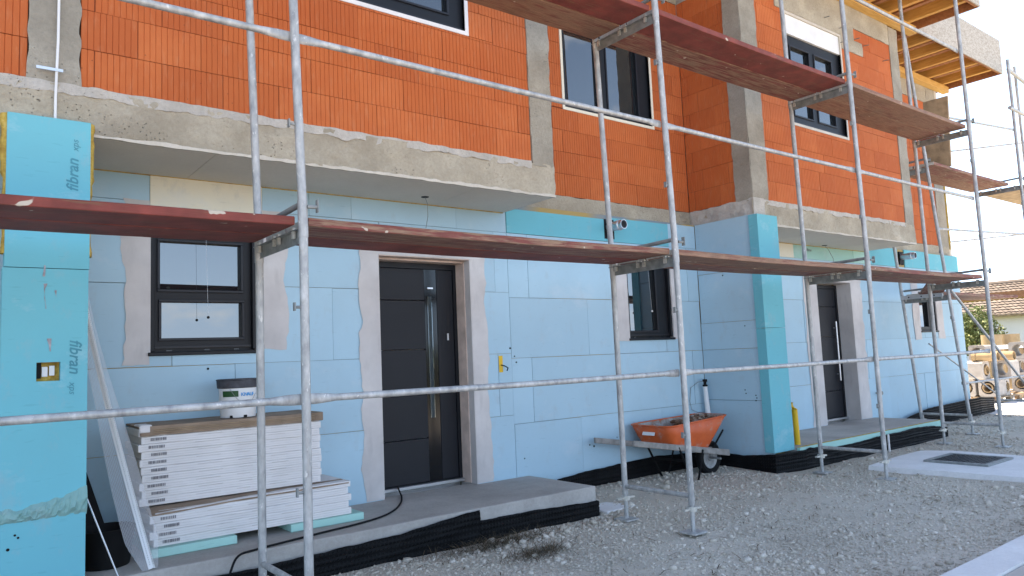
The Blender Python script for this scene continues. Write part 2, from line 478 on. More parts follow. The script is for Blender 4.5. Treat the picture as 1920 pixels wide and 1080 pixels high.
def finish(me, name, mat, parent=None, smooth=False, bevel=0.0, seg=1):
    import bmesh
    bm = bmesh.new(); bm.from_mesh(me)
    bmesh.ops.recalc_face_normals(bm, faces=bm.faces)
    bm.to_mesh(me); bm.free()
    if smooth:
        me.shade_smooth()
        try: me.set_sharp_from_angle(angle=math.radians(40))
        except Exception: pass
    me.update()
    o = bpy.data.objects.new(name, me)
    me.materials.append(M[mat] if isinstance(mat, str) else mat)
    COL.objects.link(o)
    if parent is not None: attach(o, parent)
    if bevel:
        b = o.modifiers.new('edge', 'BEVEL'); b.width = bevel; b.segments = seg; b.limit_method = 'ANGLE'
    return o
WORLD = {}
def attach(o, parent):
    o.parent = parent
    o.matrix_parent_inverse = WORLD.get(parent.name, Matrix.Identity(4)).inverted()
def thing(name, loc, label, cat, group=None, kind=None):
    o = bpy.data.objects.new(name, None)
    o.empty_display_size = 0.2
    o.location = loc
    COL.objects.link(o)
    WORLD[o.name] = Matrix.Translation(loc)
    return tag(o, label, cat, group, kind)
def tag(o, label=None, cat=None, group=None, kind=None):
    if label: o['label'] = label
    if cat: o['category'] = cat
    if group: o['group'] = group
    if kind: o['kind'] = kind
    return o
def np_mesh(name, V, F, mat, parent=None, smooth=False):
    me = bpy.data.meshes.new(name)
    V = np.asarray(V, np.float32); F = np.asarray(F, np.int32)
    me.vertices.add(len(V)); me.vertices.foreach_set('co', V.ravel())
    k = F.shape[1]
    me.loops.add(F.size); me.loops.foreach_set('vertex_index', F.ravel())
    me.polygons.add(len(F)); me.polygons.foreach_set('loop_start', np.arange(0, F.size, k, dtype=np.int32))
    me.update(calc_edges=True)
    me.validate()
    if smooth: me.shade_smooth()
    o = bpy.data.objects.new(name, me)
    me.materials.append(M[mat])
    COL.objects.link(o)
    if parent is not None: attach(o, parent)
    return o
def fbm(x, y=0.0, z=0.0, oct=4):
    return mn.fractal((x, y, z), 1.0, 2.0, oct)
def rough_face(mb, x0, x1, z0, z1, y, yb, amp=0.006, step=0.03, edge=(0, 0, 0, 0), seed=0.0, ax='y'):
    # block whose front face is a lumpy grid; edge = jitter of left,right,bottom,top outlines
    nx = max(2, int((x1-x0)/step)); nz = max(2, int((z1-z0)/step))
    k = len(mb.v)
    for j in range(nz+1):
        for i in range(nx+1):
            u, w = i/nx, j/nz
            X = x0+(x1-x0)*u; Z = z0+(z1-z0)*w
            if edge[0] and i == 0: X += edge[0]*fbm(Z*9, seed, 1.3)
            if edge[1] and i == nx: X += edge[1]*fbm(Z*9, seed, 5.3)
            if edge[2] and j == 0: Z += edge[2]*fbm(X*8, seed, 2.3)
            if edge[3] and j == nz: Z += edge[3]*fbm(X*8, seed, 3.3)
            d = amp*(fbm(X*4, Z*4, seed)+0.7*fbm(X*14, Z*14, seed+7))
            mb.v.append((X, y-d, Z) if ax == 'y' else (y-d, X, Z))
    nb = len(mb.v)
    rim = [i for i in range(nx+1)] + [(j*(nx+1)+nx) for j in range(1, nz+1)] + [nz*(nx+1)+i for i in range(nx-1, -1, -1)] + [j*(nx+1) for j in range(nz-1, 0, -1)]
    for r in rim:
        p = mb.v[k+r]
        mb.v.append((p[0], yb, p[2]) if ax == 'y' else (yb, p[1], p[2]))
    for j in range(nz):
        for i in range(nx):
            a = k+j*(nx+1)+i
            mb.f.append((a, a+1, a+nx+2, a+nx+1))
    m = len(rim)
    for i in range(m):
        mb.f.append((k+rim[i], nb+i, nb+(i+1) % m, k+rim[(i+1) % m]))
    mb.f.append(tuple(nb+i for i in range(m)))
    return mb
_font_cache = {}
def text_part(txt, size, mat, origin, xdir, ydir, parent, name='lettering', shear=0.0, spacing=1.0, extrude=0.0006, bold=0.0):
    cu = bpy.data.curves.new(name, 'FONT')
    cu.body = txt; cu.size = size; cu.shear = shear; cu.space_character = spacing
    cu.extrude = extrude; cu.offset = bold; cu.resolution_u = 3
    tmp = bpy.data.objects.new('tmp', cu)
    COL.objects.link(tmp)
    dg = bpy.context.evaluated_depsgraph_get()
    me = bpy.data.meshes.new_from_object(tmp.evaluated_get(dg))
    bpy.data.objects.remove(tmp)
    xd, yd = Vector(xdir).normalized(), Vector(ydir).normalized()
    zd = xd.cross(yd)
    m = Matrix((xd, yd, zd)).transposed().to_4x4(); m.translation = origin
    me.transform(m)
    me.materials.clear()
    o = bpy.data.objects.new(name, me)
    me.materials.append(M[mat]); COL.objects.link(o)
    if parent is not None: attach(o, parent)
    return o

# ------------------------------------------------------------------ setting: ground
YF, YW, YI = 1.20, 2.13, 1.99          # forward brick face, recessed brick face, recessed insulation face
XS, XI = 5.97, 5.87                    # side face of the second forward block, its insulation
ZS, ZB, ZE = 2.85, 3.145, 6.29         # soffit, first brick course, eaves

def ground_z(x, y):
    z = 0.018*fbm(x*0.55, y*0.55, 3.1) + 0.008*fbm(x*2.3, y*2.3, 8.1)
    if y > 0.6 and x > 3.1 and x < 6: z += 0.035*min(1, (y-0.6)/1.2)
    return z
def make_ground():
    mb = MB()
    n = 44
    R = 900.0
    pts = [-R, -300, -120, -60, -30, -14] + [i for i in range(-12, 26, 2)] + [30, 45, 70, 120, 300, R]
    k = len(pts)
    for y in pts:
        for x in pts: mb.v.append((x, y, -0.06))
    for j in range(k-1):
        for i in range(k-1):
            a = j*k+i; mb.f.append((a, a+1, a+k+1, a+k))
    tag(mb.build('ground', 'meadow', None, True), kind='structure')
    mb = MB()
    xs = np.arange(-7, 13.9, 0.07); ys = np.arange(-9, 2.35, 0.07)
    for y in ys:
        for x in xs: mb.v.append((x, y, ground_z(x, y)))
    k = len(xs)
    for j in range(len(ys)-1):
        for i in range(k-1):
            a = j*k+i; mb.f.append((a, a+1, a+k+1, a+k))
    tag(mb.build('gravel_yard', 'gravel_bed', None, True), kind='structure')
    mb = MB()
    mb.box(13.95, 24, 1.5, 4.2, -0.05, -0.004)
    mb.box(13.95, 19, -8.9, 1.495, -0.05, -0.006)
    tag(mb.build('concrete_drive', 'concrete_pale'), kind='structure')
make_ground()

# ------------------------------------------------------------------ the house
HOUSE = thing('house', (2.4, 1.6, 0), 'long orange brick terrace under construction with blue insulated ground floor', 'house')

def minus(x0, x1, z0, z1, holes):
    xs = sorted({x0, x1, *[min(max(v, x0), x1) for h in holes for v in h[:2]]})
    zs = sorted({z0, z1, *[min(max(v, z0), z1) for h in holes for v in h[2:]]})
    out = []
    for j in range(len(zs)-1):
        run = None
        for i in range(len(xs)-1):
            cx, cz = (xs[i]+xs[i+1])/2, (zs[j]+zs[j+1])/2
            solid = not any(h[0] < cx < h[1] and h[2] < cz < h[3] for h in holes)
            if solid:
                run = (run[0], xs[i+1]) if run else (xs[i], xs[i+1])
            if (not solid or i == len(xs)-2) and run:
                out.append((run[0], run[1], zs[j], zs[j+1])); run = None
    merged = []
    for r in out:
        for m in merged:
            if abs(m[0]-r[0]) < 1e-6 and abs(m[1]-r[1]) < 1e-6 and abs(m[3]-r[2]) < 1e-6:
                m[3] = r[3]; break
        else: merged.append(list(r))
    return [tuple(m) for m in merged if m[1]-m[0] > 1e-4 and m[3]-m[2] > 1e-4]

_bm_cache = {}
def brick_mesh(w, h):
    key = (round(w, 2), round(h, 2))
    if key in _bm_cache: return _bm_cache[key]
    w, h = w, h
    xs = [0.0]; ds = [0.003]; xs.append(0.003); ds.append(0.0)
    p = 0.0345
    x = p
    while x < w-0.012:
        xs += [x-0.0028, x, x+0.0028]; ds += [0.0, 0.0042, 0.0]
        x += p
    xs += [w-0.003, w]; ds += [0.0, 0.003]
    n = len(xs); D = 0.03
    v = [(xs[i], ds[i], 0.0) for i in range(n)] + [(xs[i], ds[i], h) for i in range(n)] + [(0, D, 0), (w, D, 0), (0, D, h), (w, D, h)]
    f = [(i, i+1, n+i+1, n+i) for i in range(n-1)]
    f += [(2*n, 0, n, 2*n+2), (n-1, 2*n+1, 2*n+3, 2*n-1)]
    f += [tuple([2*n+2] + list(range(n, 2*n)) + [2*n+3]), tuple([2*n+1] + list(range(n-1, -1, -1)) + [2*n])]
    me = bpy.data.meshes.new('brick')
    me.from_pydata(v, [], f); me.update()
    me.materials.append(M['brick'])
    _bm_cache[key] = me
    return me
BRICKS = [0]
def brick_wall(x0, x1, z0, z1, y, holes, phase, ax='y', vis=None, backhole=None):
    """courses of ribbed hollow bricks; vis(x,z) decides whether a brick is laid singly"""
    L, H = 0.3845, 0.25
    bk = MB()
    for (a, b, c, d) in minus(x0, x1, z0, z1, holes):
        if ax == 'y': bk.box(a, b, y+0.007, y+0.30, c, d)
        else: bk.box(y+0.007, y+0.30, a, b, c, d)
    wall = bk.build('brick_wall', 'brick_joint', HOUSE)
    row = 0
    z = z0
    while z < z1-0.02:
        h = min(H, z1-z)
        off = phase + (0.2425 if row % 2 else 0.0)
        k = math.floor((x0-off)/L)
        x = off+k*L
        while x < x1:
            a, b = max(x, x0), min(x+L, x1)
            if b-a > 0.02:
                for (p, q, c, d) in minus(a, b, z, z+h, holes):
                    if q-p < 0.02 or d-c < 0.02: continue
                    if vis and not vis((p+q)/2, (c+d)/2): continue
                    g = random.choice((0.0016, 0.0022, 0.0032))
                    o = bpy.data.objects.new('brick', brick_mesh(q-p-2*g, d-c-0.004))
                    dy = random.uniform(-0.002, 0.0025)
                    if ax == 'y':
                        o.location = (p+g, y+dy, c+0.002)
                    else:
                        o.location = (y+dy, q-g, c+0.002); o.rotation_euler = (random.uniform(-.002, .002), 0, -math.pi/2)
                    COL.objects.link(o); o.parent = wall
                    BRICKS[0] += 1
            x += L
        z += H; row += 1
    return wall

def panel(x0, x1, z0, z1, y, th, holes=(), mat='xps_blue', ax='y', name='insulation_board', g=0.0022, dy=None):
    mb = MB()
    if dy is None: dy = random.uniform(-0.003, 0.003); g = random.choice((0.0012, 0.0015, 0.002, 0.003))
    for (a, b, c, d) in minus(x0+g, x1-g, z0+g, z1-g, list(holes)):
        if ax == 'y': mb.box(a, b, y+dy, y+th, c, d)
        else: mb.box(y+dy, y+th, a, b, c, d)
    if mb.v: return mb.build(name, mat, HOUSE)

def board_rows(x0, x1, zs, phase, y, th, holes, mat='xps_blue', W=1.25, ax='y'):
    for r in range(len(zs)-1):
        off = phase + (0.62 if r % 2 else 0.0) + (0.17 if r % 3 == 2 else 0)
        x = off + math.floor((x0-off)/W)*W
        while x < x1-0.01:
            a, b = max(x, x0), min(x+W, x1)
            if b-a > 0.05: panel(a, b, zs[r], zs[r+1], y, th, holes, mat, ax)
            x += W

def irregular_strip(x0, x1, z0, z1, y, jl, jr, jb, jt, holes=(), th=0.005, name='plaster_band', seed=0.0, step=0.045, mat='plaster'):
    """trowelled base coat with a wandering outline, a few millimetres proud"""
    nx = max(2, int((x1-x0)/step)); nz = max(2, int((z1-z0)/step))
    mb = MB(); k = 0
    for j in range(nz+1):
        for i in range(nx+1):
            u, w = i/nx, j/nz
            X = x0+(x1-x0)*u; Z = z0+(z1-z0)*w
            X += (1-u)*jl*fbm(Z*3.1, seed, 0.2) + u*jr*fbm(Z*3.1, seed, 9.2) + ((1-u)*jl+u*jr)*0.3*fbm(Z*11, seed, 4)
            Z += (1-w)*jb*fbm(X*4, seed, 4.2) + w*jt*fbm(X*4, seed, 6.2)
            e = min(u*nx, nx-u*nx, w*nz, nz-w*nz)
            mb.v.append((X, y-(0.001 if e < 0.5 else th)-0.0012*fbm(X*9, Z*9, seed), Z))
    for j in range(nz):
        for i in range(nx):
            a = j*(nx+1)+i
            mb.f.append((a, a+1, a+nx+2, a+nx+1))
    o = mb.build(name, mat, HOUSE, True)
    return o

# openings (x0, x1, z0, z1)
W1 = (-0.350, 0.425, 1.53, 2.43)
D1 = (1.485, 2.455, 0.20, 2.355)
W2 = (4.60, 5.36, 1.545, 2.43)
D2 = (8.575, 9.545, 0.20, 2.335)
W3 = (11.80, 12.46, 1.545, 2.25)
WF = (0.42, 1.99, 4.165, 5.62)
WU = (3.89, 5.40, 4.135, 5.55)
W4 = (6.94, 8.35, 4.195, 5.71)
W0 = (-3.3, -2.5, 1.53, 2.43)

def foam_backing():
    mb = MB()
    for (a, b, c, d) in minus(-8, XI+0.02, -0.05, 2.95, [W1, D1, W2, W0]): mb.box(a, b, YI+0.012, YI+0.30, c, d)
    for (a, b, c, d) in minus(6.2, 13.54, -0.05, 2.95, [D2, W3]): mb.box(a, b, YI+0.012, YI+0.30, c, d)
    mb.box(XI+0.012, XS+0.28, 1.21, YI, -0.05, 2.93)
    mb.box(-1.2, -0.92, YF+0.005, YI+0.012, -0.05, ZS+0.02)
    mb.build('adhesive_bed', 'foam_joint', HOUSE)
foam_backing()

def ground_floor():
    zs = [0.10, 0.85, 1.45, 2.05, 2.65]
    board_rows(-8, -1.22, [-0.04]+zs[1:], 0.3, YI, 0.14, [W0])
    board_rows(-0.90, 2.915, zs, -0.37, YI, 0.14, [W1, D1])
    board_rows(2.915, XI-0.003, [0.08, 0.76, 1.40, 2.00, 2.65], 0.05, YI, 0.14, [W2])
    # band under the soffit
    panel(-8, -1.22, 2.65, 2.86, YI, 0.14)
    panel(-0.90, -0.352, 2.65, 2.862, YI, 0.14)
    panel(-0.352, 0.47, 2.555, 2.865, YI-0.0065, 0.14, mat='xps_cream', dy=0)
    for a, b in ((0.47, 0.86), (0.86, 1.24), (1.24, 2.32), (2.32, 2.915)): panel(a, b, 2.65, 2.865, YI, 0.14)
    panel(2.915, 4.32, 2.65, 2.90, YI-0.006, 0.14, mat='xps_turq', dy=0)
    panel(4.32, 4.40, 2.65, 2.72, YI-0.006, 0.14, mat='xps_turq', dy=0)
    panel(4.40, 5.36, 2.65, 2.925, YI-0.006, 0.14, mat='xps_turq', dy=0.001)
    panel(5.36, XI-0.003, 2.65, 2.935, YI, 0.14)
    # flank of the second forward block
    for r, (a, b) in enumerate(((0.10, 0.80), (0.80, 1.40), (1.40, 1.72), (1.72, 2.32), (2.32, 2.945))):
        panel(1.135, YI-0.004, a, b, XI, 0.09, ax='x')
    # second porch wall
    board_rows(6.26, 13.55, zs, 0.52, YI, 0.14, [D2, W3])
    panel(6.26, 8.05, 2.65, 2.862, YI, 0.14, mat='xps_cream')
    panel(8.05, 9.72, 2.65, 2.862, YI, 0.14, mat='xps_green')
    panel(9.72, 10.15, 2.65, 2.90, YI, 0.14, mat='xps_green')
    panel(10.15, 11.18, 2.65, 2.955, YI-0.004, 0.14, mat='xps_turq')
    panel(11.42, 12.3, 2.65, 2.955, YI-0.004, 0.14, mat='xps_turq')
    panel(12.3, 13.56, 2.65, 2.94, YI-0.004, 0.14, mat='xps_turq')
    # post facings
    sock = (-1.115, -1.0, 1.385, 1.49)
    panel(-1.275, -0.86, 2.02, 2.90, 1.08, 0.118, mat='xps_turq', dy=0)
    panel(-1.283, -0.864, 0.66, 2.02, 1.078, 0.118, [sock], 'xps_turq', dy=0)
    panel(-1.283, -0.866, -0.04, 0.655, 1.072, 0.118, mat='xps_turq', dy=0)
    panel(5.845, 6.25, 1.62, 2.935, 1.08, 0.118, mat='xps_turq', dy=0)
    panel(5.848, 6.25, 0.22, 1.62, 1.082, 0.118, mat='xps_turq', dy=0)
    mb = MB(); mb.box(5.862, 5.885, 1.10, 1.136, 0.22, 2.93); mb.build('foam_joint', 'foam_joint', HOUSE)
    # ragged glue ridge on the near post
    rg = MB()
    for j in range(6):
        for i in range(34):
            u = i/33; x = -1.283+0.42*u
            t = j/5
            top = 0.70+0.09*u*u+0.02*fbm(u*6, 1.0)
            z = 0.63+(top-0.63)*t + (0.006*fbm(u*9, t*5, 2.0))
            d = 0.020*math.sin(math.pi*t)*(1+1.1*fbm(u*14, t*5, 5.0)+0.8*fbm(u*40, t*9, 3.0)) + (0.003 if 0 < j < 5 else -0.004)
            rg.v.append((x, 1.074-max(d, -0.004), z))
    for j in range(5):
        for i in range(33):
            a = j*34+i; rg.f.append((a, a+1, a+35, a+34))
    rg.build('glue_ridge', 'glue_skin', HOUSE)
    # socket box cut into the post
    mb = MB(); mb.box(-1.118, -0.998, 1.135, 1.20, 1.38, 1.495); sb = mb.build('socket_box', 'foam', HOUSE)
    mb = MB(); mb.box(-1.085, -1.058, 1.118, 1.14, 1.41, 1.465); mb.box(-1.05, -1.025, 1.114, 1.14, 1.415, 1.47); mb.build('socket', 'white_plastic', sb)
    mb = MB(); mb.box(-1.112, -1.088, 1.122, 1.14, 1.40, 1.488); mb.build('painted_socket_shadow', 'rubber_black', sb)  # solid black strip painted in as the shadow beside the sockets
    # oozed foam on the post sides
    for (x, s) in ((-0.866, 1), (-1.268, -1)):
        fm = MB()
        n = 26
        for i in range(n+1):
            z = 2.10+0.80*i/n
            w = 0.016+0.022*abs(fbm(z*5, s*3.0))+ (0.012 if z > 2.55 else 0)
            for k in range(7):
                a = math.pi*k/6
                fm.v.append((x+s*(math.sin(a)*w), 1.12+0.035*math.cos(a)+0.02, z))
        for i in range(n):
            for k in range(6):
                a = i*7+k; fm.f.append((a, a+1, a+8, a+7))
        fm.build('foam_bead', 'foam', HOUSE, True)
    # adhesive dirt marks: thin reddish scrapes on the near post
    text_part('fibran', 0.085, 'stamp_ink', (-0.925, 1.0785, 2.475), (0, 0, 1), (-1, 0, 0), HOUSE, shear=0.25, bold=0.0012)
    text_part('xps', 0.05, 'stamp_ink', (-0.925, 1.0785, 2.715), (0, 0, 1), (-1, 0, 0), HOUSE, shear=0.25)
    text_part('fibran', 0.085, 'stamp_ink', (-0.955, 1.0765, 1.615), (0, 0, -1), (1, 0, 0), HOUSE, shear=0.25, bold=0.0012)
    text_part('xps', 0.05, 'stamp_ink', (-0.955, 1.0765, 1.375), (0, 0, -1), (1, 0, 0), HOUSE, shear=0.25)
    text_part('fibran', 0.06, 'ink_grey', (8.38, YI-0.004, 2.765), (1, 0, 0), (0, 0, 1), HOUSE, shear=0.25)
ground_floor()

def plaster_bands():
    # window 1
    irregular_strip(-0.52, -0.352, 1.46, 2.66, YI-0.004, 0.05, 0.0, 0.02, 0.01, seed=1)
    irregular_strip(0.427, 0.66, 1.56, 2.66, YI-0.004, 0.0, 0.05, 0.02, 0.01, seed=2)
    irregular_strip(-0.50, 0.74, 2.432, 2.585, YI-0.009, 0.02, 0.1, 0.0, 0.03, seed=3)
    # door 1
    irregular_strip(1.30, 1.484, 0.255, 2.50, YI-0.004, 0.05, 0.0, 0.0, 0.01, seed=4)
    irregular_strip(2.456, 2.63, 0.255, 2.50, YI-0.004, 0.0, 0.04, 0.0, 0.01, seed=5)
    irregular_strip(1.31, 2.62, 2.357, 2.47, YI-0.0085, 0.02, 0.02, 0.0, 0.02, seed=6)
    # window 2
    irregular_strip(4.36, 4.599, 1.54, 2.62, YI-0.004, 0.03, 0.0, 0.01, 0.01, seed=7)
    irregular_strip(5.361, 5.52, 1.54, 2.62, YI-0.004, 0.0, 0.03, 0.01, 0.01, seed=8)
    # door 2
    irregular_strip(8.22, 8.574, 0.255, 2.45, YI-0.004, 0.04, 0.0, 0.0, 0.01, seed=9)
    irregular_strip(9.546, 9.86, 0.255, 2.45, YI-0.004, 0.0, 0.05, 0.0, 0.01, seed=10)
    irregular_strip(8.23, 9.85, 2.337, 2.44, YI-0.0085, 0.02, 0.02, 0.0, 0.02, seed=11)
    irregular_strip(6.262, 6.55, 0.5, 2.5, YI-0.004, 0.0, 0.06, 0.02, 0.02, seed=14)
    # window 3
    irregular_strip(11.55, 11.799, 1.42, 2.60, YI-0.004, 0.04, 0.0, 0.01, 0.01, seed=12)
    irregular_strip(12.461, 12.72, 1.42, 2.60, YI-0.004, 0.0, 0.04, 0.01, 0.01, seed=13)
    # reveals of the openings
    def reveal(o, depth, matr='plaster', matl='plaster', head='plaster', sill=True):
        mb = MB(); mb.box(o[1]-0.005, o[1]+0.012, YI-0.003, YI+depth, o[2], o[3]); mb.build('reveal', matr, HOUSE)
        mb = MB(); mb.box(o[0]-0.012, o[0]+0.005, YI-0.003, YI+depth, o[2], o[3]); mb.build('reveal', matl, HOUSE)
        mb = MB(); mb.box(o[0]+0.0055, o[1]-0.0055, YI-0.003, YI+depth, o[3]-0.005, o[3]+0.012); mb.build('reveal', head, HOUSE)
    reveal(D1, 0.26, head='timber_pink'); reveal(D2, 0.26)
    for w in (W1, W2, W3, W0): reveal(w, 0.12)
    # bare timber lining beside the first door
    mb = MB(); mb.box(D1[1]-0.016, D1[1]-0.006, YI+0.085, YI+0.235, 0.255, D1[3]-0.002); mb.box(D1[0]+0.006, D1[1]-0.017, YI+0.10, YI+0.22, D1[3]-0.0225, D1[3]-0.006)
    mb.build('door_lining', 'timber_pink', HOUSE)
plaster_bands()
def wall_marks():
    for (x, z, w, h, sd) in ((-1.10, 2.0, 0.02, 0.05, 3), (-1.075, 1.86, 0.035, 0.14, 4), (-1.055, 1.585, 0.022, 0.065, 5), (-1.03, 1.88, 0.012, 0.04, 6)):
        irregular_strip(x-w/4, x+w/4, z-h/2, z+h/2, 1.0765, 0.028, 0.028, 0.02, 0.02, th=0.0012, name='scrape', seed=sd, step=0.008, mat='scrape_pink')
    for (x, z) in ((-1.20, 0.57), (-1.185, 0.555), (-1.23, 0.50), (3.02, 0.42), (3.9, 0.46), (3.96, 0.44), (4.28, 0.47), (4.31, 0.50), (4.36, 0.45), (4.40, 0.48), (0.05, 1.42), (0.98, 1.15), (2.95, 1.42), (2.97, 1.36), (2.90, 1.50)):
        y = 1.0712 if x < -1 else YI-0.0035
        m = MB(); r = random.uniform(0.006, 0.011); m.lathe([(0.0, -0.0005), (r, -0.0005), (r, 0.004)], (x, y, z), 8, 'y'); m.build('dowel_hole', 'rubber_black', HOUSE)
    for (y, z) in ((1.28, 0.86), (1.27, 0.83), (1.285, 0.80), (1.42, 0.92), (1.41, 0.88), (1.36, 1.66), (1.62, 2.28)):
        m = MB(); m.lathe([(0.0, -0.0035), (0.008, -0.0035), (0.008, 0.004)], (XI, y, z), 8, 'x'); m.build('dowel_hole', 'rubber_black', HOUSE)
wall_marks()

def window(o, y, fr=0.075, panes=(), extra_right=0.0, border=None, shutter=0.0, sill=True, depth=0.07, bottom=0.0, left=None):
    """o = opening; panes = list of glazed rectangles; everything else of the opening is frame"""
    fm = MB()
    x0, x1, z0, z1 = o
    for (a, b, c, d) in minus(x0, x1, z0, z1-shutter, list(panes)): fm.box(a, b, y, y+depth, c, d)
    w = fm.build('window', 'anthracite', HOUSE)
    for p in panes:
        g = MB(); g.box(p[0]-0.004, p[1]+0.004, y+0.030, y+0.045, p[2]-0.004, p[3]+0.004); g.build('pane', 'glass', w)
        s = MB(); e = 0.020                       # sash bead standing proud round the pane
        for (a, b, c, d) in minus(p[0]-e, p[1]+e, p[2]-e, p[3]+e, [p]): s.box(a, b, y-0.014, y-0.001, c, d)
        s.build('sash', 'anthracite_light', w, bevel=0.003)
    # shutter guide rails
    for xx in (x0+0.004, x1-0.034):
        r = MB(); r.box(xx, xx+0.03, y-0.045, y-0.001, z0+0.03, z1-shutter-0.002); r.build('guide_rail', 'anthracite', w, bevel=0.003)
    if bottom:
        r = MB(); r.box(x0+0.04, x1-0.04, y-0.022, y-0.002, z0+0.05, z0+0.065); r.build('drip_bar', 'anthracite_light', w)
        for xx in (x0+0.12, (x0+x1)/2, x1-0.17):
            r = MB(); r.box(xx, xx+0.04, y-0.006, y-0.001, z0+0.03, z0+0.038); r.build('drain_cap', 'black_gloss', w)
    if sill:
        r = MB(); r.box(x0-0.012, x1+0.004, y-0.075, y-0.002, z0-0.004, z0+0.022); r.build('sill', 'anthracite', w, bevel=0.004)
    if shutter:
        r = MB(); r.box(x0+0.03, x1-0.02, y-0.03, y+depth, z1-shutter, z1-0.03); r.build('shutter_box', 'white_plastic', w, bevel=0.003)
    if border:
        for k, (a, b, c, d) in enumerate(((x0, x0+0.034, z0, z1), (x1-0.034, x1, z0, z1), (x0+0.034, x1-0.034, z0, z0+0.034), (x0+0.034, x1-0.034, z1-0.034, z1))):
            r = MB(); r.box(a, b, y-0.05, y-0.016, c, d); r.build('border_strip', border, w)
    return w
YWN = YI+0.055
window(W1, YWN, panes=[(-0.272, 0.312, 2.016, 2.372), (-0.262, 0.318, 1.655, 1.922)], bottom=1)
window(W2, YWN, panes=[(4.665, 5.13, 1.655, 2.37)], bottom=1)
window(W3, YWN, panes=[(11.88, 12.22, 1.64, 2.2)], bottom=1)
window(W0, YWN, panes=[(-3.2, -2.6, 1.65, 2.35)], bottom=1)
window((WF[0]+.0, WF[1], WF[2], WF[3]), YF+0.045, panes=[(0.56, 1.12, 4.34, 5.45), (1.24, 1.80, 4.34, 5.45)], border='white_board', bottom=1, sill=False)
window(WU, YW+0.045, panes=[(3.985, 4.50, 4.27, 5.42), (4.66, 5.17, 4.27, 5.42)], border='xps_cream', bottom=0, sill=False)
window(W4, YF+0.045, panes=[(7.10, 7.53, 4.36, 5.27), (7.68, 8.10, 4.36, 5.27)], border='edge_line', bottom=1, shutter=0.29, sill=False)

def door(o, name='door', mirror=True):
    x0, x1, z0, z1 = o
    y = YI+0.235
    fm = MB()
    for (a, b, c, d) in minus(x0, x1, 0.255, z1-0.024, [(x0+0.05, x1-0.05, 0.30, z1-0.075)]): fm.box(a, b, y-0.012, y+0.06, c, d)
    dr = fm.build('door', 'anthracite', HOUSE)
    zs = [0.30, 0.70, 1.10, 1.52, 1.98, z1-0.075]
    xa = x0+0.60 if mirror else x1-0.055
    for i in range(5):
        p = MB(); p.box(x0+0.052, xa, y, y+0.04, zs[i]+0.003, zs[i+1]-0.003); p.build('door_panel', 'door_panel', dr, bevel=0.003)
    if mirror:
        p = MB(); p.box(xa+0.003, xa+0.135, y+0.006, y+0.04, 0.303, z1-0.078); p.build('glass_strip', 'black_gloss', dr)
        p = MB(); p.box(xa+0.03, xa+0.08, y-0.002, y+0.004, 0.88, 2.02); p.build('mirror_strip', 'mirror', dr)
        p = MB(); p.box(xa+0.138, x1-0.052, y, y+0.04, 0.303, z1-0.078); p.build('door_panel', 'door_panel', dr, bevel=0.003)
        p = MB(); p.box(x1-0.135, x1-0.118, y-0.012, y-0.001, 1.60, 1.665); p.build('lock', 'aluminium', dr)
        p = MB(); p.box(xa+0.03, xa+0.09, y-0.012, y+0.003, 2.09, 2.105); p.build('lock', 'aluminium', dr)
    else:
        p = MB(); p.tube((x1-0.17, y-0.05, 0.85), (x1-0.17, y-0.05, 1.75), 0.014, 10)
        for z in (0.95, 1.65): p.tube((x1-0.17, y-0.05, z), (x1-0.17, y, z), 0.01, 8)
        p.build('pull_handle', 'aluminium', dr, True)
    p = MB(); p.box(x0+0.002, x1-0.002, y-0.045, y-0.013, 0.262, 0.292); p.build('threshold', 'aluminium', dr, bevel=0.003)
door(D1); door(D2, mirror=False)

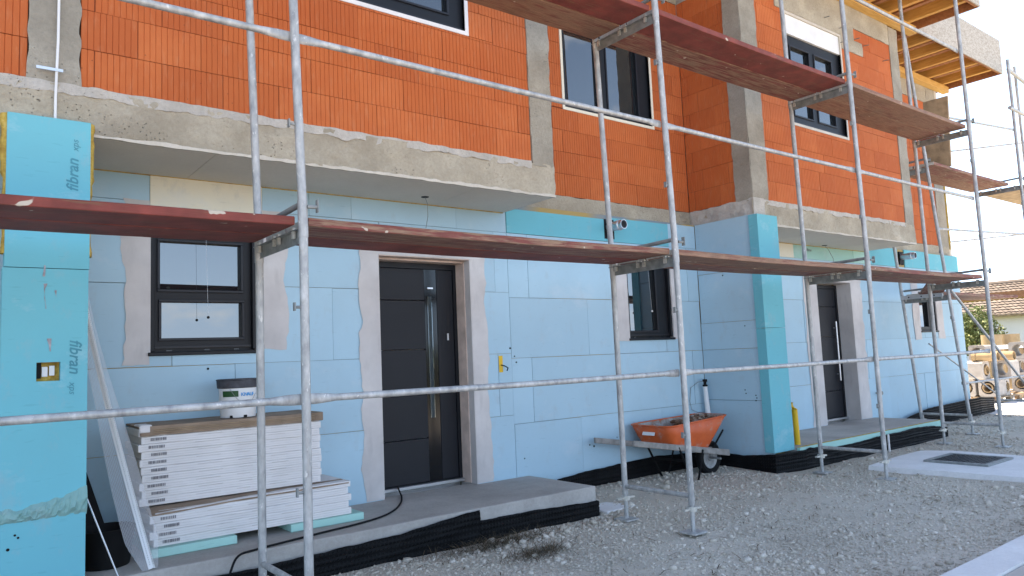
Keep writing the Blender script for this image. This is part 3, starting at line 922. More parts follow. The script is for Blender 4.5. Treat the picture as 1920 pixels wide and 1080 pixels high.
def upper_floor():
    # slab edges
    for (a, b, y, zb, sd) in ((-8, 2.885, YF-0.012, ZS, 1.0), (XS-0.02, 10.07, YF-0.012, ZS, 4.0)):
        m = MB(); rough_face(m, a, b, zb, ZB-0.01, y, YF+0.001, 0.013, 0.026, (0.008, 0.010, 0.014, 0.012), sd)
        m.build('slab_edge', 'concrete', HOUSE, True)
        m = MB(); rough_face(m, a+0.2, b-0.27, ZB-0.055, ZB+0.004, y-0.006, YF+0.02, 0.010, 0.022, (0.01, 0.01, 0.022, 0.008), sd+2)
        m.build('mortar_bed', 'mortar', HOUSE, True)
        m = MB(); rough_face(m, a+0.005, b-0.005, zb-0.008, zb+0.012, y-0.010, y+0.012, 0.004, 0.02, (0, 0, 0.006, 0.012), sd+5); m.build('drip_edge', 'edge_line', HOUSE)
    for (a, b, sd) in ((2.885, XS+0.02, 7.0), (10.07, 13.60, 9.0)):
        m = MB(); rough_face(m, a, b, 2.88, ZB-0.005, YW-0.012, YW+0.2, 0.006, 0.035, (0, 0, 0.004, 0.008), sd)
        m.build('slab_edge', 'concrete', HOUSE, True)
    m = MB(); rough_face(m, YF-0.02, YW-0.01, 2.93, ZB+0.0, XS-0.012, XS+0.2, 0.016, 0.025, (0, 0, 0.01, 0.015), 12.0, 'x')
    m.build('slab_edge', 'mortar', HOUSE, True)
    # soffits in boards
    for (x0, x1, cuts) in ((-8, 2.885, (-5.2, -2.6, -0.10, 2.05)), (XS, 10.07, (7.4, 9.2))):
        xs = [x0, *cuts, x1]
        for a, b in zip(xs[:-1], xs[1:]):
            m = MB(); m.box(a+0.002, b-0.002, YF+0.002, YI+0.02, ZS, ZS+0.04); m.build('soffit_board', 'soffit', HOUSE)
    m = MB(); m.box(-8, 2.88, YF, YI+0.3, ZS+0.04, ZB-0.02); m.box(XS, 10.06, YF+0.01, YI+0.3, ZS+0.04, ZB-0.02); m.build('floor_slab', 'concrete', HOUSE)
    # foam line where soffit meets wall
    for a, b in ((-0.9, 2.88), (6.26, 10.06)):
        m = MB(); m.tube((a, YI-0.002, ZS-0.001), (b, YI-0.002, ZS-0.001), 0.007, 6); m.build('foam_line', 'foam', HOUSE)
    # columns
    def column(a, b, z0, z1, y, sd, ax='y', yb=None):
        m = MB(); rough_face(m, a, b, z0, z1, y, (y+0.22) if yb is None else yb, 0.005, 0.04, (0.012, 0.012, 0.0, 0.0), sd, ax)
        m.build('column', 'concrete_col', HOUSE, True)
    column(-1.175, -0.905, ZB-0.03, ZE-0.1, YF-0.010, 21)
    column(2.628, 2.885, ZB-0.03, ZE-0.1, YF-0.010, 22)
    column(XS-0.005, 6.29, ZB-0.02, ZE-0.1, YF-0.010, 23)
    column(YF-0.004, 1.43, ZB-0.02, ZE-0.1, XS-0.012, 24, 'x')
    column(9.80, 10.07, ZB-0.03, ZE-0.1, YF-0.010, 25)
    column(13.22, 13.60, ZB-0.03, ZE-0.1, YW-0.010, 26)
    # ring beam and stepped lintel over the far window
    m = MB(); rough_face(m, 6.29, 9.80, 5.90, ZE-0.02, YF-0.008, YF+0.25, 0.006, 0.05, (0, 0, 0.01, 0), 31); m.build('ring_beam', 'concrete', HOUSE, True)
    m = MB(); rough_face(m, 6.75, 8.72, 5.712, 5.905, YF-0.009, YF+0.25, 0.006, 0.05, (0.01, 0.01, 0.0, 0), 32); m.build('lintel', 'concrete', HOUSE, True)
    m = MB(); rough_face(m, 8.352, 8.95, 5.52, 5.712, YF-0.0085, YF+0.25, 0.006, 0.05, (0.0, 0.02, 0.01, 0), 33); m.build('lintel', 'concrete', HOUSE, True)
    m = MB(); rough_face(m, -8, 2.63, 5.90, ZE-0.02, YF-0.008, YF+0.25, 0.006, 0.12, (0, 0, 0.01, 0), 34); m.build('ring_beam', 'concrete', HOUSE, True)
    m = MB(); rough_face(m, 2.88, XS, 5.90, ZE-0.02, YW-0.008, YW+0.25, 0.006, 0.08, (0, 0, 0.01, 0), 35); m.build('ring_beam', 'concrete', HOUSE, True)
    m = MB(); rough_face(m, 10.07, 13.6, 5.90, ZE-0.02, YW-0.008, YW+0.25, 0.006, 0.08, (0, 0, 0.01, 0), 36); m.build('ring_beam', 'concrete', HOUSE, True)
    for (x, z) in ((7.93, 5.86), (8.30, 5.80), (8.72, 5.74), (8.98, 5.70), (8.32, 5.60), (9.55, 5.60)):
        m = MB(); m.tube((x, YF-0.09, z-0.02), (x+0.02, YF+0.02, z), 0.006, 6); m.build('tie_wire', 'steel', HOUSE)
    # brickwork: the front left block, the recessed bay, the flank, the front right block, the last bay
    brick_wall(-3.4, -1.175, ZB, ZB+0.76, YF, [], -0.83)
    brick_wall(-0.905, 2.628, ZB, 5.90, YF, [WF], -0.83, vis=lambda x, z: z < 3.9+0.25*(x+0.9) and z < 4.75)
    brick_wall(2.885, XS, ZB, 5.90, YW, [WU], 0.02, vis=lambda x, z: x > 3.0)
    brick_wall(1.43, YW, ZB, 5.90, XS, [], 0.11, ax='x')
    brick_wall(6.29, 9.80, ZB, 5.90, YF, [W4, (6.75, 8.72, 5.71, 5.91), (8.34, 8.95, 5.52, 5.72)], 0.33)
    brick_wall(10.07, 13.22, ZB, 5.90, YW, [], 0.2, vis=lambda x, z: x > 11.6)
    m = MB(); m.box(-8, -3.4, YF+0.01, YF+0.3, ZB, ZE); m.box(-3.4, -1.175, YF+0.012, YF+0.3, ZB+0.76, ZE); m.build('wall_remainder', 'brick_joint', HOUSE)
    # cream edge strip up the far corner, and foam on it
    m = MB(); m.box(13.605, 13.72, YW+0.0, YW+0.12, 2.95, ZE-0.03); m.build('corner_strip', 'edge_line', HOUSE)
    m = MB(); m.path([(13.64, YW-0.005, 3.1+0.15*i+0.02*math.sin(i*2.1)) for i in range(12)], [0.012+0.01*abs(math.sin(i*1.7)) for i in range(12)], 6); m.build('foam_bead', 'foam', HOUSE, True)
    # body of the house behind the facade
    m = MB(); m.box(-8.5, 13.55, YI+0.32, 11, -0.05, 2.9); m.box(-8.5, 13.58, YW+0.32, 11, 2.9, ZE); m.box(-8.5, 2.88, YF+0.30, YW+0.32, ZB-0.02, ZE); m.box(XS+0.3, 10.06, YF+0.30, YW+0.32, ZB-0.02, ZE)
    m.build('body_wall', 'whitewash', HOUSE)
upper_floor()

def roof():
    dk = MB()
    dk.box(-9, 14.05, YW-0.5, 11.8, ZE+0.24, ZE+0.5)
    r = dk.build('roof', 'osb', HOUSE)
    def eave(x0, x1, yf, yw, right_end, left_end):
        m = MB(); m.box(x0, x1, yf+0.02, yw+0.3, ZE+0.205, ZE+0.238); m.build('eaves_board', 'osb_bounce_lit', r)
        m = MB(); m.box(x0, x1, yf, yf+0.018, ZE, ZE+0.64); m.build('fascia', 'osb', r)
        m = MB(); m.box(x0, x1-0.02, yf+0.021, yf+0.06, ZE+0.005, ZE+0.20); m.build('fascia_batten', 'brown_board', r)
        m = MB(); m.box(x0, x1-0.05, yw-0.13, yw-0.012, ZE-0.085, ZE+0.03); m.build('wall_plate', 'spruce_x', r)
        n = int((x1-x0)/0.62)
        for i in range(n):
            x = x1-0.30-i*0.62
            m = MB(); m.box(x-0.04, x+0.04, yf+0.061, yw+0.2, ZE+0.032, ZE+0.204); m.build('joist', 'spruce', r, bevel=0.003)
            m = MB(); m.box(x-0.36, x-0.27, yf+0.061, yw+0.2, ZE+0.10, ZE+0.203); m.build('joist', 'brown_board', r)
        if right_end:
            m = MB(); m.box(x1-0.02, x1, yf+0.02, yw+0.4, ZE-0.004, ZE+0.64); m.build('end_fascia', 'brown_board', r)
        if left_end:
            m = MB(); m.box(x0-0.02, x0, yf+0.0, yw+0.6, ZE, ZE+0.64); m.build('end_fascia', 'osb', r)
    eave(-9, 3.2, 0.18, YF, True, True)
    eave(3.22, 5.6, 1.08, YW, False, False)
    eave(5.62, 10.56, 0.18, YF, True, True)
    eave(10.58, 14.05, 1.08, YW, True, False)
    m = MB(); m.box(13.60, 14.02, YW, 11.5, ZE+0.02, ZE+0.20); m.build('gable_soffit', 'brown_board', r)
roof()

def porches():
    def slab(x0, x1, yf, seed, edge_mat, thick):
        m = MB(); n = 60
        pts = [(x0+(x1-x0)*i/n, yf+0.010*fbm((x0+(x1-x0)*i/n)*1.7, seed)) for i in range(n+1)]
        k = len(m.v)
        for (x, y) in pts: m.v += [(x, YI+0.1, 0.25), (x, y+0.008, 0.25), (x, y, 0.243), (x, y, 0.25-thick), (x, YI+0.1, 0.25-thick)]
        for i in range(n):
            a = k+i*5
            for j in range(4): m.f.append((a+j, a+j+1, a+j+6, a+j+5))
        m.f.append((k+4, k+3, k+2, k+1, k)); e = k+n*5; m.f.append((e, e+1, e+2, e+3, e+4))
        return m.build('porch_slab', 'concrete_floor', HOUSE)
    slab(-0.93, 3.062, 1.055, 1.0, None, 0.20)
    slab(6.25, 9.965, 1.06, 2.0, None, 0.20)
    m = MB(); m.box(6.25, 9.97, 1.015, 1.052, 0.06, 0.247); m.build('slab_insulation', 'xps_green', HOUSE)
    m = MB(); m.box(6.25, 9.96, 1.025, 1.058, 0.2475, 0.2505); m.build('glue_line', 'foam', HOUSE)
    # black studded membrane along the foot of the walls
    def membrane(pts, tops, bottoms, nrm, lap=None):
        # pts: polyline (x,y) of the foot; tops: z of the upper edge at each point
        P = []
        for i in range(len(pts)-1):
            a, b = Vector(pts[i]), Vector(pts[i+1])
            L = (b-a).length; n = max(2, int(L/0.0105))
            for j in range(n): 
                u = j/n; P.append((a+(b-a)*u, tops[i]+(tops[i+1]-tops[i])*u, (nrm[i] if not hasattr(nrm[0], 'x') else nrm[i])))
        m = MB(); H = 30
        k0 = 0
        for i, (p, t, nn) in enumerate(P):
            t2 = t+0.006*fbm(p.x*7, p.y*7, 4.0)
            for j in range(H+1):
                z = -0.10+(t2+0.10)*j/H
                stud = 0.008 if (i % 3 == 1 and j % 3 == 1) else 0.0
                rib = 0.0026*math.sin(z*2*math.pi/0.045)
                wob = 0.012*fbm(p.x*2.2, p.y*2.2+z*2, 6.0)
                d = stud+rib+wob
                m.v.append((p.x+nn[0]*d, p.y+nn[1]*d, z))
        n = len(P)
        for i in range(n-1):
            for j in range(H):
                a = i*(H+1)+j; m.f.append((a, a+H+1, a+H+2, a+1))
        return m.build('membrane', 'membrane', HOUSE)
    f = (0, -1); l = (-1, 0); rgt = (1, 0)
    membrane([(-0.86, 1.02), (0.2, 1.005), (1.1, 1.02), (1.55, 1.03), (1.80, 1.03), (1.802, 1.028), (2.35, 1.03), (3.075, 1.03), (3.078, 1.9)],
             [0.15, 0.165, 0.185, 0.225, 0.245, 0.165, 0.155, 0.125, 0.12], None, [f, f, f, f, f, f, f, rgt, rgt])
    membrane([(3.4, 1.955), (3.8, 1.96), (4.3, 1.96), (4.9, 1.965), (5.82, 1.965), (5.825, 1.45), (5.825, 1.06), (6.35, 1.0), (6.42, 1.0), (7.0, 0.995), (7.6, 0.99), (8.0, 0.99), (8.6, 0.985), (9.1, 0.98), (9.6, 0.985), (10.05, 0.99), (10.12, 1.25)],
             [0.17, 0.20, 0.22, 0.235, 0.19, 0.175, 0.215, 0.215, 0.235, 0.18, 0.185, 0.205, 0.21, 0.225, 0.20, 0.14, 0.10], None,
             [f, f, f, f, l, l, f, f, f, f, f, f, f, f, f, rgt, rgt])
    membrane([(10.4, 1.93), (10.9, 1.90), (11.6, 1.88), (12.4, 1.86), (13.6, 1.84), (14.5, 1.95), (15.2, 2.3)],
             [0.05, 0.20, 0.28, 0.30, 0.33, 0.26, 0.12], None, [f]*7)
porches()
print('bricks', BRICKS[0])

# ------------------------------------------------------------------ scaffolding
BAY, WID = 3.07, 0.70
def lean_x(i, z):
    k = {-1: 0.03, 0: 0.030, 1: 0.030, 2: 0.022, 3: 0.018}[i]
    return -k*max(0.0, z-2.2)
SCAF = thing('scaffold', (4.6, 0.35, 0), 'galvanised frame scaffold with reddish plank decks along the house front', 'scaffold')
def bay_frame(parent, p0, p1, tops, drift, zd, crossbar=True, jack=True, lifts=(2.2, 4.2), base=0.0, tabs=True):
    """one scaffold frame: two standards p0 (outer) and p1 (inner); drift(z) -> (dx,dy) lean"""
    at = lambda p, z: Vector((p[0]+drift(z)[0], p[1]+drift(z)[1], z))
    fr = MB()
    fr.tube(at(p0, base+0.22), at(p0, 2.20 if tops[0] > 2.3 else tops[0]), 0.0242, 14)
    f = fr.build('frame', 'galv', parent, True)
    if tops[1] > 0:
        m = MB(); m.tube(at(p1, base+0.22), at(p1, min(2.14, tops[1])), 0.0242, 14); m.build('standard', 'galv', f, True)
    for k, p in enumerate((p0, p1)):
        zz = [2.2 if k == 0 else 2.15] + [z for z in (4.2, 6.2) if z < tops[k]-0.1] + [tops[k]]
        if tops[k] > 2.4:
            for a, b in zip(zz[:-1], zz[1:]):
                m = MB(); m.tube(at(p, a+0.001), at(p, b), 0.0242, 14); m.build('standard', 'galv', f, True)
                m = MB(); m.tube(at(p, a-0.10), at(p, a+0.10), 0.0268, 14); m.build('coupling', 'galv', f, True)
    for z in zd:
        a, b = at(p0, z-0.105), at(p1, z-0.105)
        if b.z > tops[1]+0.2: b = at(p1, z-0.105)
        d = (b-a).normalized()
        m = MB()
        m.beam(a+d*0.026, b-d*0.0+d*0.024, 0.006, 0.075)
        m.beam(a+d*0.026+Vector((0, 0, 0.037)), b+d*0.024+Vector((0, 0, 0.037)), 0.055, 0.005)
        m.build('transom', 'steel', f)
        for u in (0.14, 0.46, 0.56, 0.92) if tabs else ():
            c = a+(b-a)*u
            for s in (-1, 1):
                m = MB(); m.box(c.x+s*0.018-0.008, c.x+s*0.018+0.008, c.y-0.012, c.y+0.012, c.z-0.005, c.z+0.055); m.build('hook', 'zinc_fitting', f)
        # deck-locking tube and its wedge
        a2, b2 = at(p0, z+0.07), at(p1, z+0.055)
        m = MB(); m.tube(a2+Vector((0, 0.02, 0)), b2-Vector((0, 0.04, 0)), 0.0165, 10); m.build('lock_tube', 'steel', f, True)
        m = MB(); m.tube(a2+Vector((0.02, -0.02, -0.02)), a2+Vector((0.075, -0.03, -0.02)), 0.011, 8); m.box(a2.x+0.068, a2.x+0.074, a2.y-0.045, a2.y-0.015, a2.z-0.05, a2.z+0.02); m.build('wedge', 'steel', f)
    if crossbar:
        m = MB(); m.tube(at(p0, base+0.285), at(p1, base+0.285), 0.019, 10); m.build('crossbar', 'galv', f, True)
    for k, p in enumerate((p0, p1)):
        if not jack or tops[k] == 0: continue
        q = at(p, 0)
        j = MB()
        n = 20
        prof = [(0.0185 if i % 2 else 0.0165, base+0.02+0.28*i/n) for i in range(n+1)]
        j.lathe(prof, (q.x, q.y, 0), 12)
        jk = j.build('base_jack', 'galv', f, True)
        m = MB(); m.lathe([(0.02, base+0.172), (0.038, base+0.172), (0.038, base+0.208), (0.02, base+0.208)], (q.x, q.y, 0), 12)
        m.box(q.x-0.10, q.x+0.10, q.y-0.013, q.y+0.013, base+0.183, base+0.197); m.build('wing_nut', 'zinc_fitting', jk)
        m = MB(); m.box(q.x-0.075, q.x+0.075, q.y-0.075, q.y+0.075, base+0.008, base+0.022); m.build('base_plate', 'galv', jk, bevel=0.002)
    # small lugs on the outer standard
    for z in (0.75, 1.72, 2.72, 3.72):
        if z < tops[0]:
            q = at(p0, z)
            m = MB(); m.tube(q+Vector((-0.02, 0, 0)), q+Vector((-0.055, 0, 0)), 0.008, 8); m.box(q.x-0.06, q.x-0.052, q.y-0.012, q.y+0.012, q.z-0.02, q.z+0.025); m.build('lug', 'steel', f)
    return f
def guard_rail(parent, a, b, r=0.0195, mat='galv', flat=True, name='guard_rail'):
    a, b = Vector(a), Vector(b)
    L = (b-a).length; d = (b-a)/L
    if flat:
        ts = [0.0, 0.05, 0.10, 0.17, L/2, L-0.17, L-0.10, L-0.05, L]
        fl = [(0.45, 1.5), (0.45, 1.5), (0.6, 1.35), (1, 1), (1, 1), (1, 1), (0.6, 1.35), (0.45, 1.5), (0.45, 1.5)]
        sag = [0, 0, 0, 0, -0.004, 0, 0, 0, 0]
        m = MB(); m.path([a+d*t+Vector((0, 0, s)) for t, s in zip(ts, sag)], r, 12, True, fl)
    else:
        m = MB(); m.tube(a, b, r, 12)
    return m.build(name, mat, parent, True)
def deck(parent, xa, xb, y0, zt, mats, w=0.32, gap=0.012, thick=0.048, tilt=0.0, n=2, shift=0.0):
    d = None
    for k in range(n):
        m = MB()
        ya = y0+k*(w+gap)
        N = 14
        vs = []
        for i in range(N+1):
            u = i/N; x = xa+(xb-xa)*u
            sag = -0.010*math.sin(math.pi*u) + random.uniform(-0.001, 0.001) + tilt*u
            wob = 0.0025*fbm(x*1.5, k*3.0+zt)
            z1 = zt+sag; z0 = z1-thick
            vs += [(x, ya+wob, z0), (x, ya+w+wob, z0), (x, ya+w+wob, z1), (x, ya+wob, z1)]
        m.v = vs
        for i in range(N):
            a = i*4
            m.f += [(a, a+4, a+5, a+1), (a+1, a+5, a+6, a+2), (a+2, a+6, a+7, a+3), (a+3, a+7, a+4, a)]
        m.f += [(0, 1, 2, 3), (N*4+3, N*4+2, N*4+1, N*4)]
        o = m.build('deck_board', mats[k % len(mats)], parent, bevel=0.004)
        for xx, s in ((xa, 1), (xb, -1)):
            c = MB(); c.box(xx-0.004, xx+0.002, ya+0.004, ya+w-0.004, zt-thick+0.002, zt-0.002)
            c.build('end_cap', 'zinc_fitting', o)
        for yy in (ya+0.003, ya+w-0.003):
            pass
    return d
for i in range(-1, 4):
    x = BAY*i
    bay_frame(SCAF, (x, 0.0), (x, WID), (6.7, 6.7), lambda z, i=i: (lean_x(i, z), 0.0), (2.215, 4.215) if i >= 0 else (2.215,), base={-1: -0.05, 0: -0.03, 1: 0.0, 2: 0.0, 3: 0.0}[i])
for i in range(-1, 3):
    for z in (1.23, 3.23, 5.23):
        if z > 5 and i < 0: continue
        a = (BAY*i+lean_x(i, z)+0.0, 0.036, z); b = (BAY*(i+1)+lean_x(i+1, z), 0.036, z)
        guard_rail(SCAF, Vector(a)+Vector((0.012, 0, 0)), Vector(b)-Vector((0.012, 0, 0)))
    low = {-1: ('plank_red', 'plank_red'), 0: ('plank_worn', 'plank_red'), 1: ('plank_bare', 'plank_worn'), 2: ('plank_worn', 'plank_worn')}[i]
    deck(SCAF, BAY*i+0.04, BAY*(i+1)-0.035, 0.028, 2.217, low)
    if i >= 0:
        upm = {0: ('plank_red', 'plank_bare'), 1: ('plank_red', 'plank_worn'), 2: ('plank_bare', 'plank_bare')}[i]
        deck(SCAF, BAY*i+0.04+lean_x(i, 4.2), BAY*(i+1)-0.035+lean_x(i+1, 4.2), 0.028, 4.217, upm)

SIDE = thing('scaffold', (12, 1.2, 0), 'second galvanised scaffold with diagonal brace at the far corner of the house', 'scaffold')
LY = lambda z: (0.0, 0.067*z)
bay_frame(SIDE, (10.45, 0.82), (10.45, 1.50), (6.28, 2.95), LY, (2.13, 4.12), base=0.0, crossbar=True)
bay_frame(SIDE, (13.52, 0.82), (13.52, 1.52), (6.35, 4.3), lambda z: (0, 0), (4.12,), base=0.0)
deck(SIDE, 10.49, 13.48, 1.00, 4.13, ('plank_worn', 'plank_bare'), w=0.30)
deck(SIDE, 10.49, 13.48, 1.04, 2.13, ('plank_worn', 'plank_bare'), w=0.27)
for z in (3.12, 5.0): guard_rail(SIDE, (10.45, 0.84+0.067*z, z-0.03), (13.5, 0.84, z+0.06), 0.017)
guard_rail(SIDE, (10.45, 0.87, 0.745), (13.5, 0.84, 0.75), 0.015)
guard_rail(SIDE, (10.46, 0.93, 2.14), (13.48, 0.80, 0.12), 0.02, flat=False, name='brace')
guard_rail(SIDE, (10.9, 1.50, 1.35), (13.48, 1.48, 0.35), 0.013, flat=False, name='brace')
# return leg down the gable side
bay_frame(SIDE, (14.35, 0.98), (14.35, 1.9), (6.45, 0), lambda z: (0, 0), (), base=0.0, crossbar=False)
bay_frame(SIDE, (15.4, 0.92), (15.4, 1.9), (6.2, 0), lambda z: (0, 0), (), base=0.0, crossbar=False)
guard_rail(SIDE, (13.3, 0.80, 5.42), (15.6, 0.92, 5.5), 0.03, flat=False, name='coupler_tube')
guard_rail(SIDE, (13.6, 2.3, 5.0), (15.5, 0.95, 5.2), 0.016, flat=False)
guard_rail(SIDE, (13.62, 2.4, 3.25), (15.5, 0.95, 3.4), 0.016, flat=False)
guard_rail(SIDE, (13.6, 0.85, 6.2), (16.2, 1.0, 6.1), 0.03, flat=False)
m = MB(); m.box(13.55, 16.4, 0.78, 1.42, 3.98, 4.06)
m.build('deck_board', 'pallet_wood', SIDE, bevel=0.004)
# two perforated steel deck ends that stick up at the near frame
def steel_end(x, y0, y1, z, tilt, label_name='deck_end'):
    m = MB(); m.box(x-0.003, x+0.003, y0, y1, z, z+0.06)
    e = m.build(label_name, 'aluminium', SIDE, bevel=0.004)
    for u in (0.2, 0.5, 0.8):
        q = MB(); q.lathe([(0.0, 0), (0.011, 0)], (x-0.0045, y0+(y1-y0)*u, z+0.03), 10, 'x'); q.build('bolt_hole', 'rubber_black', e)
steel_end(9.60, 0.53, 0.86, 2.27, 0)
steel_end(10.35, 1.00, 1.62, 2.045, 0)
steel_end(9.62, 0.50, 0.84, 4.29, 0)
m = MB(); m.hexa([(9.61, 0.54, 2.235), (9.61, 0.86, 2.235), (10.4, 1.36, 2.10), (10.4, 1.02, 2.10), (9.61, 0.54, 2.265), (9.61, 0.86, 2.265), (10.4, 1.36, 2.13), (10.4, 1.02, 2.13)]); m.build('ramp_board', 'plank_worn', SIDE)
m = MB(); m.hexa([(9.63, 0.51, 4.26), (9.63, 0.83, 4.26), (9.67, 0.83, 4.29), (9.67, 0.51, 4.29), (9.63, 0.51, 4.30), (9.63, 0.83, 4.30), (9.67, 0.83, 4.33), (9.67, 0.51, 4.33)]); m.build('ramp_lip', 'plank_worn', SIDE)
m = MB(); m.hexa([(11.10, 1.00, 4.14), (11.10, 1.36, 4.14), (11.14, 1.36, 4.14), (11.14, 1.00, 4.14), (10.7, 0.80, 5.15), (10.7, 1.16, 5.15), (10.74, 1.16, 5.15), (10.74, 0.80, 5.15)]); m.build('leaning_board', 'pallet_wood', SIDE)

# ------------------------------------------------------------------ things on and by the porch
def wheelbarrow():
    t = thing('wheelbarrow', (4.9, 1.6, 0), 'orange wheelbarrow with grey shafts standing against the blue wall', 'wheelbarrow')
    rim = [(4.43, 1.33, .625), (5.50, 1.40, .665), (5.52, 1.84, .665), (4.43, 1.93, .625)]
    flo = [(4.52, 1.41, .425), (5.17, 1.45, .300), (5.17, 1.80, .300), (4.52, 1.86, .425)]
    def ringpts(c, rr, n=5):
        out = []
        C = [Vector(p) for p in c]
        for i in range(4):
            p, a, b = C[i], C[i-1], C[(i+1) % 4]
            da = (a-p).normalized()*rr; db = (b-p).normalized()*rr
            for k in range(n):
                u = k/(n-1); q = p+da*(1-u)**2+db*u**2
                out.append(q)
        return out
    m = MB()
    rings = [ringpts(rim, 0.10), ringpts([tuple(Vector(r)*0.5+Vector(f)*0.5+Vector((0, 0, -0.006))) for r, f in zip(rim, flo)], 0.09), ringpts(flo, 0.08)]
    n = len(rings[0])
    for r in rings: m.v += [tuple(p) for p in r]
    for k in range(2):
        for i in range(n): m.f.append((k*n+i, k*n+(i+1) % n, (k+1)*n+(i+1) % n, (k+1)*n+i))
    m.f.append(tuple(2*n+i for i in range(n)))
    tr = m.build('tray', 'tray', t, True)
    sd_ = tr.modifiers.new('sheet', 'SOLIDIFY'); sd_.thickness = 0.003; sd_.offset = -1
    mi = MB()
    cx = Vector((4.97, 1.63, 0))
    k0 = 0
    for r in rings: mi.v += [tuple(Vector((cx.x+(p.x-cx.x)*0.985, cx.y+(p.y-cx.y)*0.98, p.z+0.006))) for p in r]
    for k in range(2):
        for i in range(n): mi.f.append((k*n+i, k*n+(i+1) % n, (k+1)*n+(i+1) % n, (k+1)*n+i))
    mi.f.append(tuple(2*n+i for i in range(n)))
    mi.build('tray_lining', 'tray_in', tr, True)
    rm = MB(); rm.path([tuple(p) for p in rings[0]]+[tuple(rings[0][0])], 0.009, 8, False); rm.build('rim', 'tray', tr, True)
    lb = MB(); lb.box(-0.075, 0.075, -0.002, 0, -0.03, 0.03)
    # sticker on the rear face
    a, b = rings[0][0], rings[0][0]
    mm = Matrix.Translation((4.468, 1.66, 0.545)) @ Matrix.Rotation(-math.pi/2, 4, 'Z') @ Matrix.Rotation(math.radians(-22), 4, 'X')
    st = MB(); st.box(-0.085, 0.085, -0.014, -0.010, -0.028, 0.028, mm); stk = st.build('sticker', 'white_plastic', tr)
    # shafts
    for s, name in ((-1, 'shaft'), (1, 'shaft')):
        m = MB()
        m.hexa([tuple(Vector((3.87, 1.61+s*0.27, 0.52))+Vector((0, e, f))) for e, f in ((-.017, -.032), (.017, -.032))] +
               [tuple(Vector((5.56, 1.61+s*0.13, 0.235))+Vector((0, e, -.034))) for e in (.02, -.02)] +
               [tuple(Vector((3.87, 1.61+s*0.27, 0.52))+Vector((0, e, f))) for e, f in ((-.017, .026), (.017, .026))] +
               [tuple(Vector((5.56, 1.61+s*0.13, 0.235))+Vector((0, e, .036))) for e in (.02, -.02)])
        m.build(name, 'grey_timber', t, bevel=0.006)
        l = MB(); y = 1.61+s*0.22
        l.path([(4.60, y, 0.40), (4.82, y-s*0.01, 0.012), (4.90, y-s*0.01, 0.012), (5.02, y-s*0.02, 0.33)], 0.012, 8)
        l.build('leg', 'rubber_black', t, True)
        l = MB(); l.path([(5.33, 1.61+s*0.09, 0.30), (5.46, 1.61+s*0.15, 0.50)], 0.011, 8); l.build('tray_stay', 'rubber_black', t, True)
    l = MB(); l.tube((4.69, 1.40, 0.25), (4.69, 1.82, 0.25), 0.011, 8); l.build('leg_brace', 'rubber_black', t, True)
    w = MB(); c = (5.36, 1.61, 0.195)
    w.lathe([(0.12, -0.030), (0.165, -0.044), (0.188, -0.028), (0.195, 0), (0.188, 0.028), (0.165, 0.044), (0.12, 0.030), (0.12, -0.030)], c, 32, 'y')
    wh = w.build('wheel', 'rubber_black', t, True)
    w = MB(); w.lathe([(0.0, -0.012), (0.035, -0.04), (0.04, -0.018), (0.10, -0.012), (0.122, -0.030), (0.122, 0.030), (0.10, 0.012), (0.04, 0.018), (0.035, 0.04), (0.0, 0.012)], c, 32, 'y'); w.build('rim', 'galv', wh, True)
    w = MB(); w.tube((5.36, 1.44, 0.195), (5.36, 1.78, 0.195), 0.012, 8); w.build('axle', 'steel', wh)
wheelbarrow()

ICO_V, ICO_F = None, None
def ico():
    g = (1+5**0.5)/2
    v = np.array([(-1, g, 0), (1, g, 0), (-1, -g, 0), (1, -g, 0), (0, -1, g), (0, 1, g), (0, -1, -g), (0, 1, -g), (g, 0, -1), (g, 0, 1), (-g, 0, -1), (-g, 0, 1)], float)
    v /= np.linalg.norm(v[0])
    f = np.array([(0,11,5),(0,5,1),(0,1,7),(0,7,10),(0,10,11),(1,5,9),(5,11,4),(11,10,2),(10,7,6),(7,1,8),(3,9,4),(3,4,2),(3,2,6),(3,6,8),(3,8,9),(4,9,5),(2,4,11),(6,2,10),(8,6,7),(9,8,1)])
    return v, f
ICO_V, ICO_F = ico()
OCT_V = np.array([(1, 0, 0), (-1, 0, 0), (0, 1, 0), (0, -1, 0), (0, 0, 1), (0, 0, -1)], float)
OCT_F = np.array([(0, 2, 4), (2, 1, 4), (1, 3, 4), (3, 0, 4), (2, 0, 5), (1, 2, 5), (3, 1, 5), (0, 3, 5)])
def stones(P, S, name, mat, parent=None, flat=(0.55, 0.9), octa=False, raw=False):
    n = len(P)
    BV, BF = (OCT_V, OCT_F) if octa else (ICO_V, ICO_F)
    nb = len(BV)
    A = RNG.normal(size=(n, 4)); A /= np.linalg.norm(A, axis=1)[:, None]
    w, x, y, z = A.T
    R = np.stack([1-2*(y*y+z*z), 2*(x*y-z*w), 2*(x*z+y*w), 2*(x*y+z*w), 1-2*(x*x+z*z), 2*(y*z-x*w), 2*(x*z-y*w), 2*(y*z+x*w), 1-2*(x*x+y*y)], 1).reshape(n, 3, 3)
    jit = 1+RNG.uniform(-0.28, 0.28, size=(n, nb, 1))
    sc = np.stack([RNG.uniform(0.7, 1.3, n), RNG.uniform(0.7, 1.3, n), RNG.uniform(*flat, n)], 1)
    V = BV[None]*jit*sc[:, None, :]*S[:, None, None]
    V = np.einsum('nij,nkj->nki', R, V)
    V[..., 2] *= 0.75
    V = V + P[:, None, :]
    F = (BF[None]+nb*np.arange(n)[:, None, None]).reshape(-1, 3)
    if raw: return V.reshape(-1, 3), F
    return np_mesh(name, V.reshape(-1, 3), F, mat, parent)
